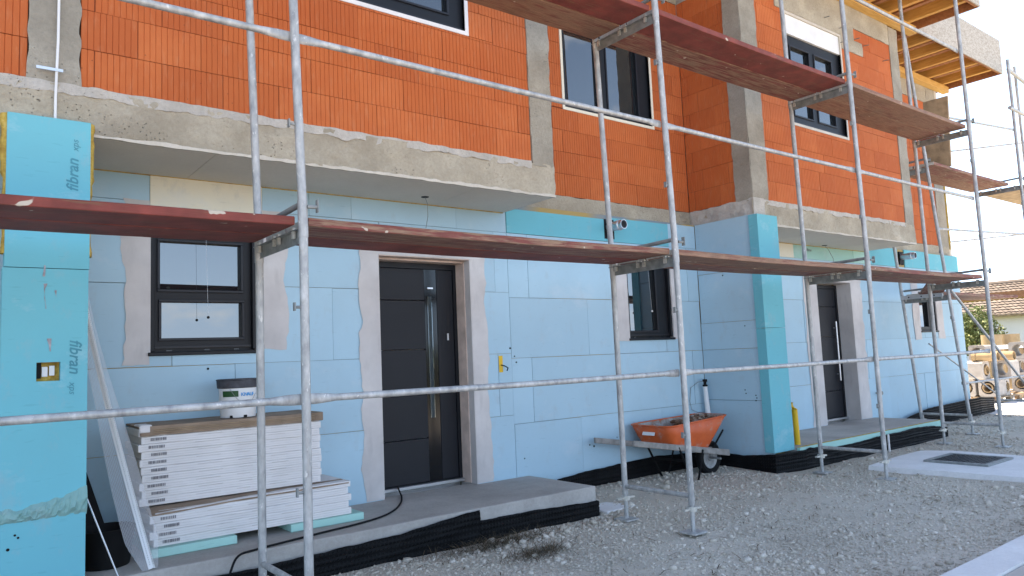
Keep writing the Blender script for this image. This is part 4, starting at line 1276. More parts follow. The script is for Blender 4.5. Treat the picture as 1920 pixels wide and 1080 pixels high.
def rubble_in_barrow():
    n = 150
    P = np.stack([RNG.uniform(4.95, 5.42, n), RNG.uniform(1.46, 1.80, n), np.zeros(n)], 1)
    P[:, 2] = 0.610+0.07*(P[:, 0]-5.0)+RNG.uniform(-0.03, 0.02, n)
    o = stones(P, RNG.uniform(0.015, 0.042, n), 'rubble', 'rubble')
    tag(o, 'brown mortar and brick rubble heaped in the orange wheelbarrow', 'rubble', kind='stuff')
rubble_in_barrow()

ORD = ['first', 'second', 'third', 'fourth', 'fifth', 'sixth', 'seventh', 'eighth', 'ninth', 'tenth', 'eleventh', 'twelfth']
def board_stack():
    for k, (a, b, where) in enumerate(((-0.47, 0.06, 'under the near end of the white board stack'), (0.44, 1.0, 'under the door end of the white board stack'))):
        m = MB(); m.box(a, b, 1.36+0.03*k, 1.96, 0.2515, 0.305); o = m.build('bearer_block', 'xps_green', bevel=0.004)
        tag(o, 'mint green insulation block '+where, 'block', 'bearers under the boards')
    def pack(x0, x1, y0, y1, z0, z1, label, sag=0.0, mark=True, rot=0.0):
        t = thing('board_pack', ((x0+x1)/2, (y0+y1)/2, z0), label, 'board pack', 'white board packs in the stack by the door')
        m = MB(); N = 12
        for i in range(N+1):
            u = i/N; x = x0+(x1-x0)*u
            s = sag*(1-u)**2
            e = 0.003*fbm(x*4, z0*30)
            for (yy, zz) in ((y0+e, z0-s*0.4), (y1, z0-s*0.4), (y1, z1-s), (y0+e, z1-s)): m.v.append((x, yy+rot*(u-0.5), zz))
        for i in range(N):
            a = i*4; m.f += [(a, a+4, a+5, a+1), (a+1, a+5, a+6, a+2), (a+2, a+6, a+7, a+3), (a+3, a+7, a+4, a)]
        m.f += [(0, 1, 2, 3), (N*4+3, N*4+2, N*4+1, N*4)]
        m.build('board', 'white_board', t, bevel=0.003)
        # the seams between the sheets of the pack and the printed bar code
        for q in (1, 2):
            z = z0+(z1-z0)*q/3
            s = MB(); s.box(x0+0.02, x1-0.02, y0-0.0032+rot*0, y0+0.004, z-0.0008, z+0.0008)
            if rot == 0: s.build('sheet_seam', 'plaster', t)
        if mark:
            c = MB(); x = x0+0.05+random.uniform(0, 0.015)
            zc = (z0+z1)/2+0.004
            while x < x0+0.155:
                w = random.choice((0.0025, 0.004, 0.006)); c.box(x, x+w, y0-0.0045+rot*-0.5, y0+0.001, zc-0.009, zc+0.009); x += w+random.choice((0.003, 0.005))
            c.build('bar_code', 'ink_grey', t)
            for xx, ww in ((0.35, 0.16), (0.62, 0.09), (0.85, 0.12)):
                tt = MB(); tt.box(x0+xx, x0+xx+ww, y0-0.004, y0+0.001, zc+0.006, zc+0.0085); tt.build('print_line', 'plaster', t)
    z = 0.3065
    for k in range(4):
        dx = random.uniform(-0.012, 0.012)
        pack(-0.455+dx, 0.90+dx, 1.415+random.uniform(-0.006, 0.006), 1.96, z, z+0.0475, 'white board pack in the lower projecting layer, %s from the bottom' % ORD[k])
        z += 0.0485
    pack(-0.43, 0.915, 1.43, 1.96, z, z+0.042, 'topmost white board pack of the lower layer, sagging at its near end', sag=0.03, mark=False)
    z += 0.042
    m = MB(); N = 16
    for i in range(N+1):
        u = i/N; x = -0.46+1.36*u; s = 0.028*(1-u)**2
        for (yy, zz) in ((1.425, z-0.018-s), (1.56, z-0.004-s*0.3), (1.56, z+0.003-s*0.3), (1.425, z-0.008-s)): m.v.append((x, yy+0.006*fbm(x*6, zz), zz+0.003*fbm(x*9, yy*4)))
    for i in range(N):
        a = i*4; m.f += [(a, a+4, a+5, a+1), (a+1, a+5, a+6, a+2), (a+2, a+6, a+7, a+3), (a+3, a+7, a+4, a)]
    m.f += [(0, 1, 2, 3), (N*4+3, N*4+2, N*4+1, N*4)]
    tag(m.build('cardboard_sheet', 'cardboard'), 'brown cardboard sheet on the ledge of the lower board layer', 'cardboard', 'cardboard covers of the board stack')
    z += 0.006
    for k in range(10):
        dx = random.uniform(-0.014, 0.014)
        pack(-0.495+dx, 0.735+dx*0.5, 1.545+random.uniform(-0.008, 0.008), 1.975, z, z+0.0485, 'white board pack in the upper stack, %s from the bottom' % ORD[k])
        z += 0.0495
    # torn cardboard cover with a white taped corner
    t = thing('cardboard_sheet', (0.12, 1.75, z), 'torn brown cardboard cover on top of the upper board stack', 'cardboard', 'cardboard covers of the board stack')
    m = MB(); N = 22
    for i in range(N+1):
        u = i/N; x = -0.50+1.25*u
        dz = 0.004*fbm(x*7, 1.0)+0.010*max(0, u-0.8)
        fr = 1.525+0.012*fbm(x*5, 3.0)
        for (yy, zz) in ((fr, z-0.045+0.012*fbm(x*6, 7.0)), (fr+0.012, z-0.045), (1.55, z+0.004+dz), (1.99, z+0.008+dz), (1.99, z+0.020+dz), (fr, z+0.016+dz)): m.v.append((x, yy, zz))
    for i in range(N):
        a = i*6
        for j in range(6): m.f.append((a+j, a+6+j, a+6+(j+1) % 6, a+(j+1) % 6))
    m.f += [tuple(range(6)), tuple(N*6+j for j in reversed(range(6)))]
    m.build('cover', 'cardboard', t)
    m = MB(); m.box(-0.505, -0.43, 1.52, 1.70, z+0.012, z+0.026); m.box(-0.507, -0.44, 1.515, 1.53, z-0.025, z+0.02); m.build('taped_corner', 'white_board', t, bevel=0.006)
    for q in range(3):
        m = MB(); zz = z-0.005-0.011*q
        m.path([(-0.42+1.1*i/10, 1.519+0.006*fbm(i*0.7, q), zz+0.003*fbm(i*0.9, q+5)) for i in range(11)], 0.0022, 5); m.build('torn_layer', 'pallet_wood', t)
    return z+0.022
ZT = board_stack()

def bucket(z):
    c = (0.185, 1.72, z)
    t = thing('bucket', c, 'white plastic bucket with dark lid rim and green label on the boards', 'bucket')
    m = MB(); m.lathe([(0.0, 0.0), (0.118, 0.0), (0.121, 0.006), (0.136, 0.262)], c, 36); m.build('body', 'white_plastic', t, True)
    m = MB(); m.lathe([(0.137, 0.208), (0.143, 0.212), (0.146, 0.262), (0.150, 0.266), (0.150, 0.272), (0.138, 0.275), (0.130, 0.26), (0.0, 0.255)], c, 36); rm = m.build('lid', 'bucket_rim', t, True)
    def curved(u0, u1, z0, z1, mat, name, off=0.0012):
        q = MB(); n = 12
        for i in range(n+1):
            a = u0+(u1-u0)*i/n
            for zz in (z0, z1):
                r = 0.1208+0.0152*((zz-0.006)/0.256)+off
                q.v.append((c[0]+r*math.cos(a), c[1]+r*math.sin(a), c[2]+zz))
        for i in range(n): q.f.append((2*i, 2*i+2, 2*i+3, 2*i+1))
        q.build(name, mat, t)
    f = math.radians
    curved(f(-158), f(-106), 0.148, 0.190, 'label_green', 'label')
    curved(f(-100), f(-55), 0.075, 0.112, 'label_green', 'label')
    # lettering that follows the curve of the bucket
    def letters(txt, a0, zc, size, mat, sp=0.62):
        for k, ch in enumerate(txt):
            a = a0+k*size*sp/0.134
            r = 0.1352 if zc > 0.12 else 0.1295
            o = (c[0]+r*math.cos(a), c[1]+r*math.sin(a), c[2]+zc)
            text_part(ch, size, mat, o, (-math.sin(a), math.cos(a), 0), (0, 0, 1), t, bold=0.0008)
    letters('KNAUF', f(-99), 0.152, 0.034, 'label_blue')
    letters('SUPER', f(-96), 0.083, 0.028, 'white_plastic')
    m = MB(); m.path([(c[0]-0.139*math.cos(a*0+f(10)), c[1]-0.10, c[2]+0.20) if False else (c[0]+0.141*math.cos(f(-130)+f(80)*i/8), c[1]+0.141*math.sin(f(-130)+f(80)*i/8), c[2]+0.205-0.11*math.sin(math.pi*min(1, i/9))) for i, a in enumerate(range(9))], 0.0016, 6); m.build('wire_handle', 'steel', t, True)
    for a in (-128, -84):
        m = MB(); x, y = c[0]+0.119*math.cos(f(a)), c[1]+0.119*math.sin(f(a)); m.box(x-0.012, x+0.012, y-0.005, y+0.01, c[2]+0.0005, c[2]+0.017); m.build('foot', 'rubber_black', t)
bucket(ZT-0.001)

def corner_bead():
    t = thing('corner_bead', (-0.53, 1.25, 0.25), 'white perforated corner bead with mesh wings leaning beside the board stack', 'corner bead')
    a, b = Vector((-0.515, 1.10, 0.255)), Vector((-0.80, 1.90, 2.02))
    n = 40
    ax = (b-a).normalized()
    side = Vector((1, 0.25, 0)); side = (side-ax*side.dot(ax)).normalized()
    out = side.cross(ax); out = out if out.y < 0 else -out
    P = []
    for i in range(n+1):
        u = i/n
        p = a+(b-a)*u + out*(-0.03*math.sin(math.pi*u)) + Vector((0.0, 0, 0))
        P.append(p)
    m = MB()
    for p in P: m.v += [tuple(p+side*-0.020-out*0.006), tuple(p+out*0.012), tuple(p+side*0.020-out*0.006)]
    for i in range(n):
        for j in range(2): q = i*3+j; m.f.append((q, q+1, q+4, q+3))
    ang = m.build('angle', 'white_plastic', t)
    for i in range(4, n-1, 1):
        pass
    for s in (-1, 1):
        m = MB()
        uv = []
        for i, p in enumerate(P):
            u = i/n
            wdt = 0.092*min(1.0, 0.35+u*7)*(1-0.72*u)
            for j in range(4):
                v = j/3
                m.v.append(tuple(p+side*s*(0.018+wdt*v)-out*(0.006+0.02*v+0.012*v*math.sin(u*9+s)))); uv.append((s*wdt*v, u*2.0))
        for i in range(n):
            for j in range(3): q = i*4+j; m.f.append((q, q+1, q+5, q+4))
        o = m.build('mesh_wing', 'mesh', t)
        ul = o.data.uv_layers.new(name='UVMap')
        for lp in o.data.loops: ul.data[lp.index].uv = uv[lp.vertex_index]
    # perforation dots on the angle
    d = MB()
    for i in range(2, 140):
        p = a+(b-a)*(i/142) + out*(-0.03*math.sin(math.pi*i/142))
        for s in (-1, 1):
            q = p+side*s*0.010+out*0.0045
            d.add([q-side*0.002-ax*0.003, q+side*0.002-ax*0.003, q+side*0.002+ax*0.003, q-side*0.002+ax*0.003], [(0, 1, 2, 3)])
    o = d.build('perforation', 'steel', ang); o['kind'] = 'stuff'
corner_bead()

def porch_things():
    m = MB(); m.tube((-0.885, 1.16, 0.80), (-0.70, 1.085, 0.252), 0.0045, 8)
    tag(m.build('metal_rod', 'aluminium', None, True), 'thin grey metal rod leaning against the turquoise post', 'rod')
    m = MB(); m.hexa([(-0.90, 1.55, 0.252), (-0.62, 1.62, 0.252), (-0.62, 1.66, 0.252), (-0.90, 1.60, 0.252), (-0.93, 1.88, 1.00), (-0.82, 1.90, 1.00), (-0.82, 1.93, 1.00), (-0.93, 1.92, 1.00)])
    tag(m.build('dark_panel', 'rubber_black', bevel=0.004), 'black panel leaning in the corner behind the turquoise post', 'panel')
    m = MB(); m.lathe([(0.0, 0.0), (0.13, 0.0), (0.135, 0.02), (0.16, 0.22), (0.165, 0.225), (0.155, 0.228), (0.12, 0.03), (0.0, 0.025)], (-0.71, 1.42, 0.2515), 24)
    tag(m.build('mortar_tub', 'rubber_black', None, True), 'black rubber mortar tub behind the thin metal rod', 'tub')
    pts = [(1.72, 1.985+0.19, 0.30), (1.70, 2.10, 0.262), (1.62, 1.93, 0.259), (1.48, 1.70, 0.259), (1.30, 1.48, 0.259), (1.10, 1.33, 0.259), (0.85, 1.24, 0.259), (0.60, 1.19, 0.259), (0.30, 1.12, 0.259), (0.08, 1.06, 0.259), (-0.04, 1.02, 0.25), (-0.10, 0.985, 0.17), (-0.16, 0.94, 0.03), (-0.3, 0.85, 0.02)]
    sm = []
    for i in range(len(pts)-1):
        p0, p1, p2, p3 = [Vector(pts[min(max(j, 0), len(pts)-1)]) for j in (i-1, i, i+1, i+2)]
        for k in range(5):
            u = k/5
            sm.append(0.5*((2*p1)+(p2-p0)*u+(2*p0-5*p1+4*p2-p3)*u*u+(3*p1-p0-3*p2+p3)*u**3))
    sm.append(Vector(pts[-1]))
    m = MB(); m.path(sm, 0.0075, 8)
    tag(m.build('power_cable', 'rubber_black', None, True), 'black cable running from under the first door along the porch slab', 'cable')
    # conduit on the column, held by a perforated strap
    t = thing('conduit', (-1.03, 1.17, 2.9), 'thin white conduit running down the concrete column at upper storey', 'conduit')
    m = MB(); m.path([(-1.035, 1.165, 2.895), (-1.035, 1.165, 3.05), (-1.032, 1.16, 3.2), (-1.026, 1.165, 3.4), (-1.025, 1.168, 3.6), (-1.02, 1.168, 4.6)], 0.0075, 8); m.build('tube', 'white_plastic', t, True)
    m = MB(); m.box(-1.135, -1.0, 1.148, 1.152, 3.205, 3.222, None); m.build('strap', 'aluminium', t)
    # capped pipe behind the barrow
    t = thing('standpipe', (5.77, 1.90, 0.1), 'white plastic pipe with black cap standing behind the wheelbarrow', 'pipe')
    m = MB(); m.path([(5.80, 1.915, 0.05), (5.795, 1.91, 0.6), (5.765, 1.905, 0.97)], [0.032, 0.032, 0.026], 14); m.build('pipe', 'white_plastic', t, True)
    m = MB(); m.lathe([(0.0, 0.965), (0.030, 0.965), (0.030, 0.985), (0.018, 0.99), (0.018, 1.02), (0.028, 1.022), (0.028, 1.05), (0.0, 1.052)], (5.765, 1.905, 0), 14); m.build('cap', 'rubber_black', t, True)
    m = MB(); m.path([(5.75, 1.905, 1.03), (5.66, 1.93, 1.02), (5.57, 1.965, 0.96), (5.55, 1.975, 0.80), (5.57, 1.97, 0.70), (5.66, 1.95, 0.66), (5.78, 1.94, 0.66)], 0.0035, 6); m.build('wire', 'steel', t, True)
    m = MB(); m.path([(6.46, 1.17, 0.22), (6.455, 1.17, 0.45), (6.44, 1.165, 0.66), (6.425, 1.19, 0.715), (6.41, 1.25, 0.72)], 0.033, 14)
    tag(m.build('yellow_pipe', 'yellow_pipe', None, True), 'yellow plastic pipe rising from the second porch beside the post', 'pipe')
    # flue stubs through the insulation band
    for (x, z, lab) in ((4.36, 2.79, 'short steel flue stub poking through the turquoise band above the wheelbarrow side window'), (11.30, 2.80, 'short steel flue stub beside the far corner above the small far window')):
        t = thing('flue_stub', (x, YI, z), lab, 'flue', 'steel flue stubs in the ground-floor wall')
        m = MB(); m.box(x-0.075, x+0.075, YI-0.012, YI+0.02, z-0.11, z+0.11); m.build('opening', 'rubber_black', t)
        m = MB(); m.lathe([(0.052, 0.05), (0.052, -0.16), (0.060, -0.165), (0.060, -0.185), (0.052, -0.19), (0.052, -0.24), (0.046, -0.24), (0.046, 0.05)], (x, YI, z+0.02), 20, 'y'); m.build('pipe', 'aluminium', t, True)
    # hanging strings
    for (x, y, z0, z1, lab, mt) in ((0.035, YI-0.07, 1.80, 2.50, 'thin string with dark bead hanging before the first window', 'rubber_black'), (4.93, YI-0.06, 1.87, 2.45, 'thin string with white bead hanging before the window by the wheelbarrow', 'white_plastic')):
        t = thing('string', (x, y, z0), lab, 'string')
        m = MB(); m.tube((x, y, z0), (x-0.01, y+0.02, z1), 0.0009, 6); m.build('cord', 'white_plastic', t)
        m = MB(); m.lathe([(0.0, -0.011), (0.008, -0.008), (0.011, 0.0), (0.008, 0.008), (0.0, 0.011)], (x, y, z0), 12); m.build('bead', mt, t, True)
    # hole and cable in the soffit
    t = thing('cable_tail', (1.82, 1.80, ZS), 'thin cable drooping from a dark hole in the porch soffit', 'cable')
    m = MB(); m.lathe([(0.0, -0.003), (0.035, -0.003), (0.035, 0.004)], (1.82, 1.72, ZS), 14); m.build('grommet', 'rubber_black', t)
    m = MB(); m.path([(1.82, 1.72, ZS), (1.85, 1.73, ZS-0.06), (1.88, 1.78, ZS-0.16), (1.88, 1.82, ZS-0.26)], 0.0025, 6); m.build('wire', 'steel', t, True)
    t = thing('cable_tail', (8.6, 1.80, ZS), 'thin cable drooping from the soffit of the second porch', 'cable')
    m = MB(); m.lathe([(0.0, -0.003), (0.04, -0.003), (0.04, 0.004)], (8.70, 1.88, ZS), 14); m.build('grommet', 'rubber_black', t)
    m = MB(); m.path([(8.70, 1.88, ZS), (8.8, 1.88, ZS-0.06), (8.95, 1.90, ZS-0.18), (8.96, 1.90, ZS-0.32)], 0.004, 6); m.build('wire', 'steel', t, True)
    # junction stub left of the right-hand part of wall
    t = thing('cable_stub', (2.86, YI, 1.37), 'orange cut-out with cable stub in the wall right of the first door', 'cable stub')
    m = MB(); m.box(2.755, 2.80, YI-0.005, YI+0.01, 1.27, 1.43); m.build('cut_out', 'yellow_pipe', t)
    m = MB(); m.path([(2.78, YI-0.004, 1.34), (2.79, YI-0.05, 1.33), (2.82, YI-0.06, 1.31), (2.83, YI-0.03, 1.285)], 0.006, 6); m.build('wire', 'rubber_black', t, True)
    t = thing('wall_bolt', (9.2, YI, 0.6), 'small grey tap fitting on the blue wall right of the second door', 'fitting')
    m = MB(); m.tube((10.05, YI+0.01, 0.62), (10.05, YI-0.09, 0.62), 0.012, 8); m.build('spindle', 'steel', t, True)
    m = MB(); m.lathe([(0.0, -0.09), (0.03, -0.09), (0.03, -0.10), (0.0, -0.10)], (10.05, YI, 0.62), 12, 'y'); m.build('handwheel', 'steel', t, True)
porch_things()

# ------------------------------------------------------------------ ground details
def manhole():
    t = thing('manhole', (7.5, -0.25, 0), 'pale concrete pad with a dark square cast cover set in gravel', 'manhole')
    m = MB()
    N = 26
    out = [(6.60, 0.42), (7.0, 0.46), (7.5, 0.50), (8.05, 0.50), (8.25, 0.2), (8.22, -0.3), (8.18, -0.8), (8.1, -1.4), (7.5, -1.45), (6.72, -1.4), (6.70, -0.8), (6.68, -0.3), (6.62, 0.1)]
    m.v = [(x+0.015*fbm(x*7, y*7), y, 0.055+0.003*fbm(x*3, y*3)) for x, y in out]+[(x-0.02, y, -0.05) for x, y in out]
    n = len(out)
    m.f = [tuple(reversed(range(n)))]+[(i, (i+1) % n, n+(i+1) % n, n+i) for i in range(n)]
    m.build('pad', 'concrete_pale', t)
    x0, x1, y0, y1 = 7.18, 7.88, -0.56, 0.09
    m = MB()
    for (a, b, c, d) in minus(x0, x1, y0, y1, [(x0+0.045, x1-0.045, y0+0.045, y1-0.045)]): m.box(a, b, c, d, 0.05, 0.078)
    m.build('frame', 'steel', t)
    m = MB(); m.box(x0+0.05, x1-0.05, y0+0.05, y1-0.05, 0.05, 0.068)
    cv = m.build('cover', 'anthracite_light', t)
    q = MB()
    for i in range(13):
        for j in range(12):
            x = x0+0.075+i*0.046; y = y0+0.07+j*0.046
            q.box(x-0.013, x+0.013, y-0.013, y+0.013, 0.068, 0.074)
    o = q.build('stud_pattern', 'anthracite_light', cv); o['kind'] = 'stuff'
manhole()
def kerb():
    m = MB(); n = 60
    for i in range(n+1):
        x = -8+20.0*i/n
        e = 0.008*fbm(x*2.3, 5.0); h = 0.004*fbm(x*1.7, 9.0)
        for (y, z) in ((-1.82+e, -0.05), (-1.82+e, 0.068), (-1.835+e, 0.08+h), (-2.05, 0.08+h), (-2.055, -0.05)): m.v.append((x, y, z))
    for i in range(n):
        for j in range(4): q = i*5+j; m.f.append((q, q+1, q+6, q+5))
    m.f += [tuple(range(5)), tuple(n*5+j for j in reversed(range(5)))]
    tag(m.build('kerb', 'concrete_pale'), kind='structure')
    m = MB(); m.box(-8, 12, -7.5, -2.06, -0.05, 0.066)
    tag(m.build('pavement', 'paving'), kind='structure')
kerb()
# broken slab bit beside the first porch
m = MB(); m.hexa([(3.12, 0.98, -0.02), (3.55, 1.0, -0.02), (3.42, 1.3, -0.02), (3.12, 1.32, -0.02), (3.12, 0.98, 0.03), (3.55, 1.0, 0.02), (3.42, 1.3, 0.03), (3.12, 1.32, 0.035)])
tag(m.build('concrete_offcut', 'concrete_pale', bevel=0.006), 'flat pale concrete offcut lying beside the first porch corner', 'offcut')
# pegs
for k, (x, y, lab) in enumerate(((8.15, 0.93, 'thin white peg in gravel before the second porch'), (11.6, 1.72, 'thin white peg in gravel by the loose black membrane'))):
    m = MB(); m.box(x-0.012, x+0.012, y-0.008, y+0.008, -0.03, 0.22); tag(m.build('peg', 'white_board'), lab, 'peg', 'marker pegs')

def scatter_gravel():
    cam = np.array([-1.55, -3.813, 1.399])
    n = 330000
    # denser towards the camera: sample in polar coordinates
    ang = RNG.uniform(math.radians(1), math.radians(78), n)     # heading from +Y to +X
    r = np.exp(RNG.uniform(math.log(2.4), math.log(17.5), n))
    x = cam[0]+r*np.sin(ang); y = cam[1]+r*np.cos(ang)
    ok = (x < 13.8) & (y < 1.93) & (x > -1.0)
    ok &= ~((y > 0.99) & (x < 3.09)) & ~((y > 0.95) & (x > 5.78) & (x < 10.1))
    ok &= ~((x > 6.62) & (x < 8.2) & (y > -1.4) & (y < 0.46))
    # kerb strip
    d = np.array([5.6, -3.23]); d /= np.linalg.norm(d); nn = np.array([d[1], -d[0]])
    ok &= y > -1.8
    x, y, r = x[ok], y[ok], r[ok]
    # patchiness
    keep = np.array([fbm(a*0.9, b*0.9, 2.2) for a, b in zip(x, y)])
    sz = np.exp(RNG.normal(math.log(0.0054), 0.52, len(x)))*(0.80+0.10*np.clip(r, 2, 12)/2.5)
    big = RNG.random(len(x)) < 0.012
    sz[big] *= 2.2
    edge = ((y > 0.70) & (y < 1.0) & (x < 3.2)) | ((y > 1.5) & (x > 3.1) & (x < 5.85)) | ((np.abs(x-5.5) < 0.4) & (y > 0.8))
    sz[edge] *= 1.35
    ok = RNG.random(len(x)) < np.clip(0.62+0.9*keep, 0.18, 1.0)
    x, y, sz = x[ok], y[ok], np.clip(sz[ok], 0.003, 0.05)
    z = np.array([ground_z(a, b) for a, b in zip(x, y)])+sz*0.18
    P = np.stack([x, y, z], 1)
    large = sz > np.quantile(sz, 0.80)
    V1, F1 = stones(P[large], sz[large], '', '', raw=True)
    V2, F2 = stones(P[~large], sz[~large]*1.15, '', '', octa=True, raw=True)
    o = np_mesh('gravel', np.concatenate([V1, V2]), np.concatenate([F1, F2+len(V1)]), 'stone')
    tag(o, 'grey crushed stone gravel covering the yard before the house', 'gravel', kind='stuff')
    print('stones', len(x))
scatter_gravel()
def straw():
    for (cx, cy, rx, ry, n, lab) in ((1.85, 0.86, 0.55, 0.14, 900, 'dry brown weeds lying along the membrane of the first porch'), (1.88, 0.42, 0.30, 0.13, 500, 'small tuft of dry brown weeds on the open gravel')):
        V, F = [], []
        for i in range(n):
            a = random.gauss(0, 0.5)*rx; b = random.gauss(0, 0.5)*ry
            p = Vector((cx+a, cy+b, ground_z(cx, cy)+random.uniform(0.0, 0.02)))
            h = random.uniform(0, 2*math.pi); L = random.uniform(0.03, 0.14); el = random.uniform(-0.05, 0.6)
            d = Vector((math.cos(h)*math.cos(el), math.sin(h)*math.cos(el), math.sin(el)))
            s = Vector((-d.y, d.x, 0)).normalized()*0.0016
            q = p+d*L*0.5+Vector((0, 0, 0.01)); e = p+d*L
            k = len(V)
            V += [p-s, p+s, q+s, q-s, e+s*0.3, e-s*0.3]; F += [(k, k+1, k+2, k+3), (k+3, k+2, k+4, k+5)]
        o = np_mesh('dry_weeds', [tuple(v) for v in V], F, 'straw')
        tag(o, lab, 'weeds', kind='stuff')
straw()
def twigs():
    V, F = [], []
    for i in range(420):
        cx, cy = random.uniform(1.0, 9.5), random.uniform(-1.7, 0.9)
        if 6.6 < cx < 8.2 and cy < 0.45: continue
        h = random.gauss(0.3, 0.7); L = random.uniform(0.03, 0.16)
        p = Vector((cx, cy, ground_z(cx, cy)+random.uniform(0.012, 0.022)))
        d = Vector((math.cos(h), math.sin(h), 0)); s_ = Vector((-d.y, d.x, 0))*random.uniform(0.0015, 0.004)
        q = p+d*L*0.5+s_*random.uniform(-4, 4)+Vector((0, 0, 0.006)); e = p+d*L
        k = len(V)
        V += [p-s_, p+s_, q+s_, q-s_, e+s_*0.4, e-s_*0.4]; F += [(k, k+1, k+2, k+3), (k+3, k+2, k+4, k+5)]
    tag(np_mesh('twigs', [tuple(v) for v in V], F, 'straw'), 'dark dry twigs and stalks strewn over the gravel', 'twigs', kind='stuff')
twigs()

# ------------------------------------------------------------------ beyond the house
def chimney_stack():
    def pallet(cx, cy, lab):
        t = thing('pallet', (cx, cy, 0), lab, 'pallet', 'pallets with chimney blocks')
        for i in range(5):
            m = MB(); m.box(cx-0.6, cx+0.6, cy-0.5+i*0.225, cy-0.5+i*0.225+0.1, 0.10, 0.122); m.build('slat', 'pallet_wood', t)
        for i in range(3):
            for j in range(3):
                m = MB(); m.box(cx-0.6+i*0.53, cx-0.46+i*0.53, cy-0.5+j*0.45, cy-0.4+j*0.45, 0.0, 0.1); m.build('block', 'pallet_wood', t)
        for j in range(3):
            m = MB(); m.box(cx-0.6, cx+0.6, cy-0.5+j*0.45, cy-0.4+j*0.45, -0.004, 0.016); m.build('runner', 'pallet_wood', t)
    def block(x, y, z, s, h, face, lab, tube=True):
        """hollow square chimney casing lying on its side; the round opening looks along -x or -y"""
        t = thing('chimney_block', (x, y, z), lab, 'chimney block', 'chimney casing blocks on pallets')
        m = MB(); n = 28
        prof = []
        for i in range(n):
            a = 2*math.pi*i/n
            c, q = math.cos(a), math.sin(a)
            k = s/2/max(abs(c), abs(q))
            prof.append(((c*k, q*k), (c*s*0.36, q*s*0.36)))
        for dpt in (0, h):
            for o_, i_ in prof:
                for (u, v) in (o_, i_):
                    p = (x+dpt, y+u, z+s/2+v) if face == 'x' else (x+u, y+dpt, z+s/2+v)
                    m.v.append(p)
        for i in range(n):
            j = (i+1) % n
            m.f += [(2*i, 2*j, 2*j+1, 2*i+1), (2*n+2*i, 2*n+2*i+1, 2*n+2*j+1, 2*n+2*j), (2*i, 2*n+2*i, 2*n+2*j, 2*j), (2*i+1, 2*j+1, 2*n+2*j+1, 2*n+2*i+1)]
        m.build('casing', 'chimney_block', t)
        if tube:
            m = MB()
            pr = [(s*0.27, -0.03), (s*0.27, h*0.9), (s*0.22, h*0.9), (s*0.22, -0.03), (s*0.27, -0.03)]
            m.lathe(pr, (x, y, z+s/2), 24, face); m.build('flue_liner', 'terracotta_tube', t, True)
    # positions follow the lines of sight in the photograph
    pallet(17.15, 3.05, 'wooden pallet carrying chimney blocks beyond the house corner')
    pallet(18.7, 3.15, 'wooden pallet behind the nearer stack of chimney blocks')
    s = 0.38
    block(16.55, 2.78, 0.125, s, 0.5, 'x', 'grey chimney block on the pallet, bottom one with round cream liner showing')
    block(16.55, 3.22, 0.125, s, 0.5, 'x', 'grey chimney block on the pallet, bottom one half hidden by the house', True)
    block(17.12, 2.62, 0.125, s, 0.5, 'y', 'grey chimney block on the pallet, bottom one turned sideways', True)
    block(16.6, 2.80, 0.51, s, 0.5, 'y', 'grey chimney block on the pallet, middle layer with two liner rings', True)
    block(17.15, 2.70, 0.51, s, 0.5, 'x', 'grey chimney block on the pallet, middle layer behind the rings', False)
    block(16.75, 3.2, 0.51, s, 0.5, 'x', 'grey chimney block on the pallet, middle layer next to the house edge', False)
    block(17.0, 3.1, 0.9, s*0.9, 0.5, 'x', 'grey chimney block on the pallet, topmost and open', False)
    block(18.4, 2.75, 0.125, s, 0.5, 'x', 'grey chimney block on the far pallet, bottom one with round liner', True)
    block(18.4, 2.75, 0.51, s, 0.5, 'x', 'grey chimney block on the far pallet, middle and empty', False)
    block(18.4, 2.75, 0.895, s, 0.5, 'x', 'grey chimney block on the far pallet, top and empty', False)
    for k, (x, y, z, lab) in enumerate(((16.55, 2.62, 0.995, 'cream clay flue tube lying on the chimney blocks, nearest the house'), (16.95, 2.45, 0.995, 'cream clay flue tube end lying on the chimney blocks beside another'))):
        m = MB(); m.lathe([(0.10, 0), (0.10, 0.42), (0.115, 0.42), (0.115, 0.5), (0.09, 0.5), (0.085, 0.0), (0.10, 0)], (x, y-0.1, z), 22, 'y')
        tag(m.build('flue_tube', 'terracotta_tube', None, True), lab, 'flue tube', 'loose clay flue tubes')
    for k, (x, y, lab) in enumerate(((21.0, 4.2, 'ochre clay flue tube standing upright behind the stacked blocks'), (21.7, 4.0, 'second ochre clay flue tube standing upright behind the stacked blocks'))):
        m = MB(); m.lathe([(0.22, 0.95), (0.24, 0.95), (0.24, 1.48), (0.20, 1.48), (0.20, 0.96)], (x, y, 0), 22)
        m.lathe([(0.24, 0.0), (0.24, 0.95)], (x, y, 0), 22)
        tag(m.build('flue_tube', 'terracotta_tube', None, True), lab, 'flue tube', 'loose clay flue tubes')
    t = thing('white_beam', (20, 3.3, 1.1), 'long white beam laid on trestles behind the chimney blocks', 'beam')
    m = MB(); m.box(18.2, 24.5, 3.55, 3.70, 1.10, 1.20); m.build('bar', 'white_plastic', t)
    for x in (19.2, 21.5, 23.8):
        m = MB(); m.beam((x, 3.45, -0.05), (x, 3.60, 1.10), 0.07, 0.05, (1, 0, 0)); m.build('trestle_leg', 'pallet_wood', t)
        m = MB(); m.beam((x, 3.80, -0.05), (x, 3.65, 1.10), 0.07, 0.05, (1, 0, 0)); m.build('trestle_leg', 'pallet_wood', t)
    z = 0.0
    for k in range(5):
        m = MB(); m.box(24.0, 27.0, 5.0+0.02*k, 6.4, 0.15+0.085*k, 0.225+0.085*k)
        tag(m.build('maroon_board', 'maroon_plank'), 'maroon board in the pile on the far grass, %s from the bottom' % ORD[k], 'board', 'pile of maroon boards')
